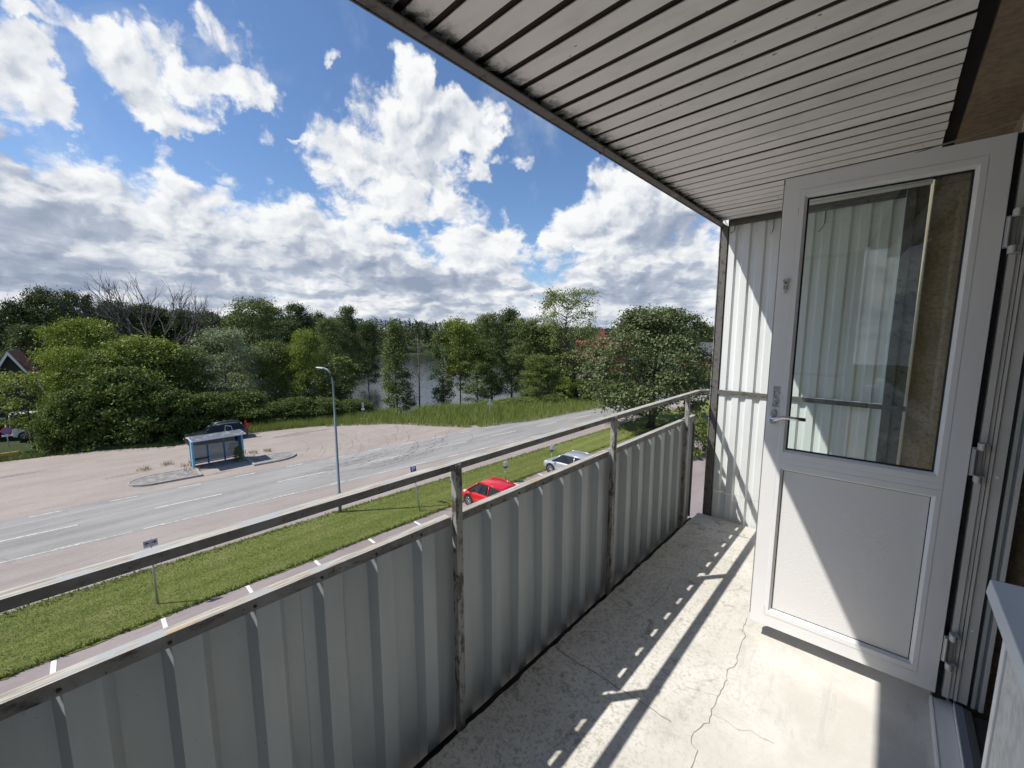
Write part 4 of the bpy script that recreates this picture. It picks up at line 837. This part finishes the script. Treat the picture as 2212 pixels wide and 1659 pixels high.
#@@STREETEND
# ------------------------------------------------------------------ vegetation
NP = np.random.RandomState
def leafquads(rs, C, size, squash=.55, droop=0.):
    n = len(C); t = rs.randn(n,3); t /= np.linalg.norm(t,axis=1)[:,None]; nrm = rs.randn(n,3)*.62+np.array([0,0,.75]); nrm /= np.linalg.norm(nrm,axis=1)[:,None]
    a = np.cross(nrm,t); a /= np.linalg.norm(a,axis=1)[:,None]+1e-9; b = np.cross(nrm,a); s = (size*rs.uniform(.6,1.35,n))[:,None]
    a = a*s*.5; b = b*s*.5*squash; V = np.stack([C-a, C+b, C+a, C-b],1).reshape(-1,3); F = np.arange(4*n).reshape(-1,4); return V, F
def crown_pts(rs, H, Rr, base, nclump, per, clr, shape):
    """leaf positions: clumps spread on uneven lobes round a stem of height H"""
    P = []; cent = []
    for i in range(nclump):
        u = rs.uniform(); h = base+(1-base)*u**(.85)
        if shape == 'dome': r = math.sqrt(max(.02,1-((h-base-.30*(1-base))/(.72*(1-base)))**2)) if h > base+.3*(1-base) else .80+.2*(h-base)/(.3*(1-base))
        elif shape == 'cone': r = (1-h)**.75*1.1+.10
        elif shape == 'column': r = .55+.45*math.sin(math.pi*min(1,(h-base)/(1-base)*.9+.1))
        elif shape == 'vase': r = .35+.65*math.sin(math.pi*min(1,((h-base)/(1-base))**.9*.72+.12))
        elif shape == 'bush': r = math.sqrt(max(.03,1-h**2))
        else: r = 1
        a = rs.uniform(0,2*math.pi); rad = Rr*r*(.45+.55*math.sqrt(rs.uniform()))*(1+.22*math.sin(3*a+h*7)+.12*math.sin(5*a-h*11))
        c = np.array([rad*math.cos(a), rad*math.sin(a), h*H]); cent.append(c); q = rs.randn(per,3)*np.array([1.05,1.05,.62 if shape in ('cone','column','vase') else .40])*clr*rs.uniform(.6,1.3); 
        P.append(c+q)
    return np.concatenate(P), cent
def make_tree(name, seed, H, Rr, base, ncl, per, clr, leaf, shape, lm, bm_, trunk=.16, label=None, bare=0, squash=.55):
    rs = NP(seed); P, cent = crown_pts(rs, H, Rr, base, ncl, per, clr, shape); P = P[P[:,2] > .15]
    if shape == 'cone' or shape == 'column': P[:,0] += np.sin(P[:,2]*1.3)*.12*Rr
    V, F = leafquads(rs, P, leaf, squash); e = empty(name, (0,0,0)); npmesh('crown', V, F, lm, e)
    rnd = random.Random(seed); mb = MB(); top = H*.9; kk = 9; sp = [(math.sin(i*1.7+seed)*.05*Rr*i/kk, math.cos(i*1.3+seed)*.05*Rr*i/kk, top*i/kk) for i in range(kk+1)]
    mb.tube(sp, [trunk*(1.25 if i == 0 else 1-.88*i/kk) for i in range(kk+1)], 7)
    cs = sorted(cent, key=lambda c: c[2]); step = max(1,len(cs)//(26+bare))
    for c in cs[::step]:
        hz = max(H*base*.55, c[2]-math.hypot(c[0],c[1])*rnd.uniform(.5,.9)); i = min(kk-1,int(hz/top*kk)); f = hz/top*kk-i; s0 = Vector(sp[i]).lerp(Vector(sp[i+1]),max(0,min(1,f)))
        cv = Vector(c); mid = s0.lerp(cv,.5)+Vector((0,0,-.06*(cv-s0).length)); r0 = trunk*.42*(1-.6*hz/H)
        mb.tube([s0,mid,cv],[r0,r0*.6,r0*.2],5,cap=False)
    mb.build('trunk', bm_, e, smooth=True, fix=False); return e
bark = plain('grey_brown_bark', (.10,.085,.065), .9, var=.3, vs=8); bark2 = plain('pale_birch_bark', (.36,.34,.30), .85, var=.35, vs=4); bark3 = plain('dark_alder_bark', (.045,.038,.030), .9)
LM = dict(lime=m_leaf('lime_green_leaves',(0.119,0.156,0.027),(0.324,0.373,0.076),.32), mid=m_leaf('mid_green_leaves',(0.073,0.103,0.025),(0.200,0.243,0.065),.28), dark=m_leaf('dark_green_leaves',(0.043,0.062,0.020),(0.092,0.119,0.037),.22),
  silver=m_leaf('silvery_green_leaves',(0.119,0.150,0.069),(0.367,0.410,0.259),.25), alder=m_leaf('alder_green_leaves',(0.069,0.098,0.030),(0.194,0.232,0.078),.25), birch=m_leaf('birch_dark_leaves',(0.056,0.080,0.027),(0.113,0.143,0.049),.28), hazel=m_leaf('large_hazel_leaves',(0.056,0.085,0.020),(0.146,0.189,0.043),.3),
  ash=m_leaf('pale_ash_leaves',(0.125,0.163,0.050),(0.254,0.292,0.103),.3), lone=m_leaf('whitebeam_leaves',(0.065,0.088,0.035),(0.178,0.211,0.092),.22), pine=m_leaf('conifer_needles',(0.033,0.056,0.027),(0.053,0.077,0.033),.1))
T = {}
def proto(key, *a, **k): T[key] = make_tree(*a, **k)
#           name            seed H   R   base ncl per  clr leaf shape
proto('lime', 'maple_tree', 1, 9, 4.2, .10, 125, 210, .60, .25, 'dome', LM['lime'], bark)
proto('mid', 'leafy_tree', 2, 11, 3.6, .08, 130, 190, .56, .24, 'dome', LM['mid'], bark)
proto('tall', 'alder_tree', 3, 14, 3.2, .10, 150, 160, .50, .23, 'column', LM['alder'], bark3)
proto('alder', 'alder_tree', 4, 11, 2.1, .08, 150, 120, .40, .22, 'cone', LM['alder'], bark3, .14)
proto('alder2', 'alder_tree', 14, 11, 1.9, .12, 140, 90, .34, .22, 'column', LM['alder'], bark3, .14)
proto('birch', 'birch_tree', 5, 15, 2.6, .16, 210, 105, .45, .24, 'column', LM['birch'], bark2, .16)
proto('dark', 'broadleaf_tree', 6, 14, 5.0, .12, 140, 160, .80, .33, 'dome', LM['dark'], bark3, .28)
proto('silver', 'willow_tree', 7, 10, 3.8, .05, 130, 210, .55, .22, 'dome', LM['silver'], bark, .18, squash=.35)
proto('ash', 'ash_tree', 8, 15, 4.6, .26, 210, 75, .50, .25, 'vase', LM['ash'], bark, .24, bare=60)
proto('hazel', 'hazel_bush', 9, 5.5, 3.6, .02, 170, 190, .48, .21, 'bush', LM['hazel'], bark, .10, squash=.8)
proto('shrub', 'shrub', 10, 2.6, 2.2, .02, 90, 80, .30, .22, 'bush', LM['mid'], bark, .05)
proto('limeshrub', 'shrub', 11, 2.6, 2.2, .02, 90, 80, .30, .22, 'bush', LM['lime'], bark, .05)
proto('young', 'young_tree', 12, 8, 2.6, .30, 100, 48, .34, .24, 'vase', LM['lime'], bark3, .11, bare=20)
proto('spruce', 'spruce_tree', 13, 15, 2.6, .10, 260, 55, .30, .30, 'cone', LM['pine'], bark3, .18)
proto('twiggy', 'twiggy_shrub', 15, 5, 2.4, .10, 90, 16, .35, .18, 'bush', LM['alder'], bark, .07, bare=60)
proto('maple2', 'maple_tree', 21, 11, 2.6, .40, 120, 110, .45, .24, 'vase', LM['lime'], bark, .12, bare=20)
proto('slim', 'slender_tree', 16, 8, 1.2, .18, 90, 45, .28, .22, 'column', LM['mid'], bark3, .09)
NATH = dict(maple2=11,lime=9,mid=11,tall=14,alder=11,alder2=11,birch=15,dark=14,silver=10,ash=15,hazel=5.5,shrub=2.6,limeshrub=2.6,young=8,spruce=15,twiggy=5,slim=8)
NATR = dict(maple2=2.6,lime=4.2,mid=3.6,tall=3.2,alder=2.1,alder2=1.9,birch=2.6,dark=5.0,silver=3.8,ash=4.6,hazel=3.6,shrub=2.2,limeshrub=2.2,young=2.6,spruce=2.6,twiggy=2.4,slim=1.2)
used = set(); rt = random.Random(77)
def plant(kind, xd, top, dist, hwid, label, cat='tree', group=None, name=None):
    d = raydir(xd, top); h = math.hypot(d.x,d.y); x, y = d.x/h*dist, d.y/h*dist; z0 = gz(x,y); zt = CAMZ+d.z/h*dist; Hh = max(.8, zt-z0)
    fwd = (-.6856*x+.728*y); rad = hwid/867.4*fwd
    if kind not in used: o = T[kind]; used.add(kind)
    else: o = copy_tree(T[kind])
    o.location = (x,y,z0-.1); o.rotation_euler = (0,0,rt.uniform(0,6.28)); s = rad/NATR[kind]/1.08; o.scale = (s,s*rt.uniform(.9,1.1),Hh/NATH[kind]*.985); o['label'] = label; o['category'] = cat
    if group: o['group'] = group
    elif 'group' in o: del o['group']
    if name: o.name = name
    return o
g1 = 'tall dark trees at the back on the left'
for i,(k,x,tp,ds,w,lb) in enumerate([('dark',18,650,96,42,'dark broad tree at the very left edge of the tree line'),('dark',92,624,95,50,'tallest dark domed tree on the left skyline, second from the left edge'),('dark',150,630,92,46,'dark rounded tree on the skyline just left of the spruce tip'),
  ('birch',60,700,84,40,'dark tree in front of the two leftmost skyline trees'),('birch',130,720,82,40,'dark drooping tree below the tallest skyline tree, above the yellow-green maples'),
  ('dark',245,650,92,44,'dark green tree on the skyline between the spruce tip and the dead tree'),('birch',300,655,98,36,'dark tree behind the left limbs of the dead tree'),('dark',350,665,100,40,'dark tree behind the middle of the dead tree'),('birch',400,668,96,36,'dark tree behind the right limbs of the dead tree'),
  ('dark',452,672,104,40,'dark tree on the skyline right of the dead tree'),('birch',585,662,92,34,'dark birch behind the tall alder beside the bus shelter'),('birch',640,655,88,34,'tall dark birch on the skyline left of the thin spindly birch'),('dark',690,676,96,34,'dark tree on the skyline above the lamp head'),('birch',612,690,84,34,'dark birch below the skyline behind the pale maple')]):
    plant(k,x,tp,ds,w,lb,group=g1)
plant('spruce',186,632,104,20,'small dark spruce tip sticking up from the left skyline')
gB = 'front row of light green trees by the gravel lot'
plant('lime',175,690,62,78,'tall yellow-green maple in the front row, left of the dead tree',group=gB); plant('lime',140,750,57,50,'yellow-green maple in front and left of the tall one, near the dark house',group=gB)
plant('lime',300,728,57,92,'yellow-green maple directly in front of the dead tree trunk',group=gB); plant('mid',385,745,57,60,'mid green tree between the yellow-green maples and the silvery willow',group=gB); plant('mid',230,760,55,60,'mid green tree filling the gap between the yellow-green maples',group=gB)
plant('hazel',150,842,50,62,'yellowish bush spreading over the white van',cat='bush'); plant('hazel',262,795,50,84,'big dark bush with large layered leaves at the edge of the gravel lot',cat='bush'); plant('hazel',352,842,48.5,70,'dark bush behind the left end of the estate car',cat='bush')
plant('shrub',110,905,50.5,30,'low bush between the white van and the no parking sign',cat='bush'); plant('young',48,800,54,58,'slender young tree with open crown in front of the dark house')
plant('silver',478,706,58,78,'silvery green willow with pale upturned leaves'); plant('tall',540,646,66,60,'tall leafy alder rising above the bus shelter'); plant('hazel',440,850,50,60,'dark bush behind the estate car roof',cat='bush'); plant('hazel',520,845,51,62,'dark bush right of the estate car tail',cat='bush')
plant('mid',585,735,60,50,'mid green tree between the tall alder and the pale maple'); plant('lime',657,714,58,46,'pale maple with bright top left of the lamp post'); plant('twiggy',700,790,56,48,'bare twiggy shrub behind the lamp post',cat='shrub'); plant('slim',735,765,56,30,'slender leafy tree standing right beside the lamp post')
plant('birch',747,660,84,24,'spindly birch poking above the far woods right of the lamp'); plant('tall',716,688,78,38,'dark birch at the left shore of the pond'); plant('birch',790,695,98,26,'birch group at the left end of the pond seen over the spit'); 
gS = 'low bushes on the bank between gravel lot and pond'
for x,tp,ds,w,lb in [(585,868,50,46,'low dark bush on the bank below the tall alder'),(640,858,50,48,'low dark bush on the bank below the pale maple'),(700,860,50.5,46,'low bush on the bank right behind the lamp pole'),(765,862,51.5,44,'leafy bush on the bank at the left edge of the pond view'),
    (1125,858,55,40,'low bush at the foot of the right hand tree group'),(1190,850,56,42,'low bush under the tall airy tree'),(1060,872,53,36,'low bush in the tall grass right of the pond')]:
    plant('hazel' if x < 800 else 'shrub',x,tp,ds,w,lb,'bush',gS)
plant('alder',851,697,62,37,'dense narrow alder standing in front of the pond'); plant('alder2',955,712,63,25,'narrow dark alder between the thin pine and the bright maple'); plant('maple2',992,690,63,40,'bright yellow-green tree at the right side of the pond')
T['lone'] = None
plant('mid',1030,742,62,40,'dense lower tree at the right edge of the pond'); plant('tall',1062,678,66,42,'leafy tree left of the round dark crown'); plant('dark',1105,668,80,42,'round dark maple crown behind the right hand trees'); plant('tall',1140,690,63,42,'leafy tree in the middle of the right hand group'); plant('mid',1185,700,64,42,'leafy tree just left of the tall airy tree')
plant('ash',1225,627,61,72,'tall airy ash tree with visible limbs, highest on the right'); plant('mid',1165,765,58,40,'lower green tree under the airy ash'); plant('mid',1258,772,62,36,'green tree between the airy ash and the round lawn tree'); plant('limeshrub',1218,815,57,26,'yellow-green bush by the road under the airy ash','bush')
plant('hazel',1262,820,58,30,'dark bush by the far bend of the road','bush'); plant('dark',1512,695,150,26,'rounded far tree just left of the screen post'); plant('dark',1290,712,175,30,'far dark tree behind the red roofed house'); plant('dark',1340,712,150,30,'far dark tree above the brown roofed house'); plant('dark',1545,705,160,30,'far tree partly behind the screen post')
plant('shrub',1512,905,34.5,42,'dark round shrub at the parking lot corner seen beside the screen','bush')
# lone round tree on the lawn
lone = make_tree('whitebeam_tree', 30, 11.9, 5.9, .15, 260, 190, .62, .24, 'dome', LM['lone'], bark3, .36, squash=.7); lone.location = (-17.3,39.2,0); tag(lone, 'big round dense tree standing alone on the lawn near the screen', 'tree')
# dead tree and thin pine
def dead(name, loc, H, spread, seed, label, mt, r=.26, levels=5, nmain=11):
    rnd = random.Random(seed); mb = MB()
    def grow(p, d, L, r, lv):
        q = p+d*L*.5+Vector((rnd.uniform(-1,1),rnd.uniform(-1,1),0))*L*.06; e_ = p+d*L; mb.tube([p,q,e_],[r,r*.82,r*.62],5 if lv > 1 else 4,cap=False)
        if lv == 0: return
        for k in range(rnd.choice([2,3,3])):
            nd_ = (d+Vector((rnd.uniform(-1,1),rnd.uniform(-1,1),rnd.uniform(-.25,.75)))*.55).normalized(); grow(e_.lerp(q,rnd.uniform(0,.5)), nd_, L*rnd.uniform(.58,.85), r*.58, lv-1)
    mb.tube([(0,0,0),(.1,0,H*.2),(0,.1,H*.42)],[r*1.5,r*1.2,r],8)
    for k in range(nmain):
        a = 2*math.pi*k/nmain+rnd.uniform(-.3,.3); grow(Vector((0,0,H*rnd.uniform(.22,.42))), Vector((math.cos(a)*spread,math.sin(a)*spread,1)).normalized(), H*.23, r*.55, levels-1)
    o = mb.build(name, mt, smooth=True, fix=False); o.location = loc; return tag(o, label, 'tree')
d = raydir(328,640); h = math.hypot(d.x,d.y); dead('dead_tree', (d.x/h*70,d.y/h*70,gz(d.x/h*70,d.y/h*70)), 18.6, .95, 4, 'large bare dead tree with spreading limbs against the sky', plain('dead_grey_wood',(.095,.083,.072),.9), r=.27)
d = raydir(903,760); h = math.hypot(d.x,d.y); px_,py_ = d.x/h*60,d.y/h*60; zz = gz(px_,py_); mb = MB(); H_ = CAMZ+raydir(903,722).z*60-zz+.0; mb.tube([(0,0,0),(.1,0,H_*.5),(0,0,H_)],[.13,.09,.03],7); rnd = random.Random(6)
for k in range(34):
    z = H_*rnd.uniform(.42,.98); a = rnd.uniform(0,6.28); L_ = rnd.uniform(.6,2.3)*(1.2-z/H_*.7); mb.tube([(0,0,z),(math.cos(a)*L_*.5,math.sin(a)*L_*.5,z+.25*L_),(math.cos(a)*L_,math.sin(a)*L_,z+.35*L_)],[.035,.022,.010],4,cap=False)
o = mb.build('bare_pine', plain('reddish_pine_bark',(.16,.12,.09),.9), smooth=True, fix=False); o.location = (px_,py_,zz); tag(o, 'thin bare pine trunk standing in front of the pond', 'tree')
# far woods, one mass
def far_woods():
    rs = NP(9); C = []; A0, A1 = azel(-160,700)[0], azel(1620,700)[0]
    for i in range(1500):
        u = rs.uniform(); a = A0+(A1-A0)*u; ds = rs.uniform(120,430); x, y = math.sin(a)*ds, math.cos(a)*ds
        xd = u
        inpond = False
        for cx, cy, aa, bb in PONDS:
            dx, dy = x-cx, y-cy; uu, vv = dx*.78-dy*.62, dx*.62+dy*.78
            if (uu/(aa+4))**2+(vv/(bb+4))**2 < 1: inpond = True
        if inpond: continue
        t = x-rx(y)
        if t > -22 or (ds < 160 and u > .60 and t > -45): 
            if ds < 240: continue
        if u > .74 and ds < 300: continue
        # keep the meadow behind the spit open
        g = gz(x,y); maxz = CAMZ+ds*(math.tan(R(2.05)) if u < .5 else math.tan(R(1.55)) if u < .66 else math.tan(R(.75)))*rs.uniform(.75,1.05); H = min(rs.uniform(8.5,19.5), maxz-g)
        if H < 4: continue
        Rr = rs.uniform(2.4,4.4); n = int(240 if ds > 250 else 420); th = rs.uniform(0,6.28,n); hh = rs.uniform(.05,1,n); conic = rs.uniform() < .3
        rr = Rr*(np.sqrt(np.maximum(.02,1-np.abs(hh*2-1.1)**2.2)) if not conic else (1-hh)*.9+.05)*np.sqrt(rs.uniform(.35,1,n))
        C.append((np.stack([x+rr*np.cos(th)*(1+.2*np.sin(3*th)), y+rr*np.sin(th), g+hh*H],1), .70 if ds < 250 else 1.0))
    Vs = []; Fs = []; b = 0
    for P, s in C:
        V, F = leafquads(rs, P, s, .7); Vs.append(V); Fs.append(F+b); b += len(V)
    o = npmesh('far_woods', np.concatenate(Vs), np.concatenate(Fs), m_leaf('far_wood_leaves',(.036,.052,.020),(.090,.115,.042),.15)); tag(o, 'dark green woods covering the far side of the pond up to the skyline', 'woods', kind='stuff')
far_woods()
# tall verge grass, reeds and ground cover
def blades(name, pts_fn, n, h0, h1, w, mt, label, cat, seed=1, lean=.35):
    rs = NP(seed); P = np.asarray(pts_fn(rs, n)); n = len(P); h = rs.uniform(h0,h1,n); a = rs.uniform(0,6.28,n); w_ = w*rs.uniform(.6,1.3,n); l = rs.randn(n,2)*lean*h[:,None]
    dx, dy = np.cos(a)*w_/2, np.sin(a)*w_/2; A = P.copy(); A[:,0] -= dx; A[:,1] -= dy; Bp = P.copy(); Bp[:,0] += dx; Bp[:,1] += dy; Tt = P.copy(); Tt[:,:2] += l; Tt[:,2] += h
    V = np.stack([A,Bp,Tt],1).reshape(-1,3); return tag(npmesh(name, V, np.arange(3*n).reshape(-1,3), mt), label, cat, kind='stuff')
tallg = m_leaf('tall_grass_blades',(.16,.21,.045),(.30,.34,.10),.35); lowg = m_leaf('mown_grass_blades',(.15,.19,.040),(.25,.27,.085),.3,patch=True); dryg = m_leaf('dry_weed_stems',(0.259,0.213,0.093),(0.421,0.327,0.171),.3)
def verge(rs, n):
    seg = [(np.array(a),np.array(b)) for a,b in zip(GR[5:],GR[6:])]; L = np.array([np.linalg.norm(b-a) for a,b in seg]); L[-1] *= .5; c = rs.choice(len(seg), n, p=L/L.sum()); u = rs.uniform(0,1,n)
    P = np.array([seg[i][0]+(seg[i][1]-seg[i][0])*t for i,t in zip(c,u)]); nr = np.array([np.array([-(seg[i][1]-seg[i][0])[1],(seg[i][1]-seg[i][0])[0]])/L[i] if i < len(seg)-1 else np.array([-.99,.1]) for i in c])
    wd = np.where(P[:,1] > 17, 9.5, 4.5); off = rs.uniform(-.15,1,n)**1 * wd; P = P+nr*off[:,None]; return np.array([(x,y,gz(x,y)-.03) for x,y in P])
blades('tall_grass', verge, 95000, .30, 1.05, .045, tallg, 'tall green roadside grass on the bank between the road and the pond', 'grass', 3, .3)
def litter(rs, n):
    y = rs.uniform(-14,12,n); x = np.interp(y, [p[1] for p in GR[1:8]], [p[0] for p in GR[1:8]])-np.abs(rs.randn(n))*.9+.1; return np.stack([x,y,np.full(n,-.02)],1)
blades('undergrowth', litter, 9000, .08, .34, .05, LM['mid'], 'low dark undergrowth along the left edge of the gravel lot under the bushes', 'undergrowth', 8, .5)
def shore(rs, n):
    out = []
    while len(out) < n:
        x, y = rs.uniform(-200,-60), rs.uniform(20,160); g = gz(x,y)
        if -3.25 < g < -2.3: out.append((x,y,g))
    return np.array(out)
blades('shore_reeds', shore, 26000, .4, 1.3, .16, m_leaf('reed_green',(0.097,0.149,0.034),(0.203,0.256,0.07),.3), 'green reeds and grass along the shore of the pond', 'reeds', 4, .2)
def lawnp(rs, n):
    y = rs.uniform(-6,62,n)**1; y = np.where(rs.uniform(0,1,n) < .6, rs.uniform(-5,26,n), y); xa = np.where(y < 40, -21.62+.035*y, -20.2+.055*(y-40)); xb = np.where(y < 27, -17.42+.012*y, -17.1+.10*(y-27)); u = rs.uniform(-.01,1.012,n)
    return np.stack([xa+(xb-xa)*u, y, np.full(n,.015)],1)
blades('lawn_grass', lawnp, 170000, .02, .05, .022, lowg, 'short mown grass of the lawn beside the parking bays', 'grass', 5, .6)
def edges(rs, n):
    y = rs.uniform(-6,50,n); k = rs.uniform(0,1,n); x = np.where(k < .35, -21.62+.035*y+np.abs(rs.randn(n))*.22, -17.42+.012*y-np.abs(rs.randn(n))*.08); return np.stack([x,y,np.full(n,.02)],1)
blades('edge_grass', edges, 9000, .06, .17, .05, lowg, 'longer uneven grass tufts along both edges of the lawn', 'grass', 6, .5)
def weeds(rs, n):
    c = np.array([(-36.9,4.4),(-35.2,4.4),(-35.5,7.9),(-37.5,7.9),(-37.9,2.2),(-38.3,3.4),(-36.9,8.6),(-36.7,9.6)]); i = rs.choice(len(c), n); s = np.where(i < 4,.30,.18)[:,None]; P = c[i]+rs.randn(n,2)*s; return np.stack([P[:,0],P[:,1],np.full(n,.05)],1)
blades('weeds', weeds, 420, .08, .34, .05, dryg, 'weeds sprouting along the kerbs around the bus shelter', 'weeds', 7, .4)
o = copy_tree(T['shrub']); o.location = (-35.7,7.35,0); o.scale = (.16,.16,.40); o.name = 'sapling'; o['label'] = 'small leafy sapling growing inside the right corner of the bus shelter'; o['category'] = 'shrub'
if 'group' in o: del o['group']
for k in list(T):
    if k not in used and T[k]:
        for q in list(T[k].children): bpy.data.objects.remove(q)
        bpy.data.objects.remove(T[k])
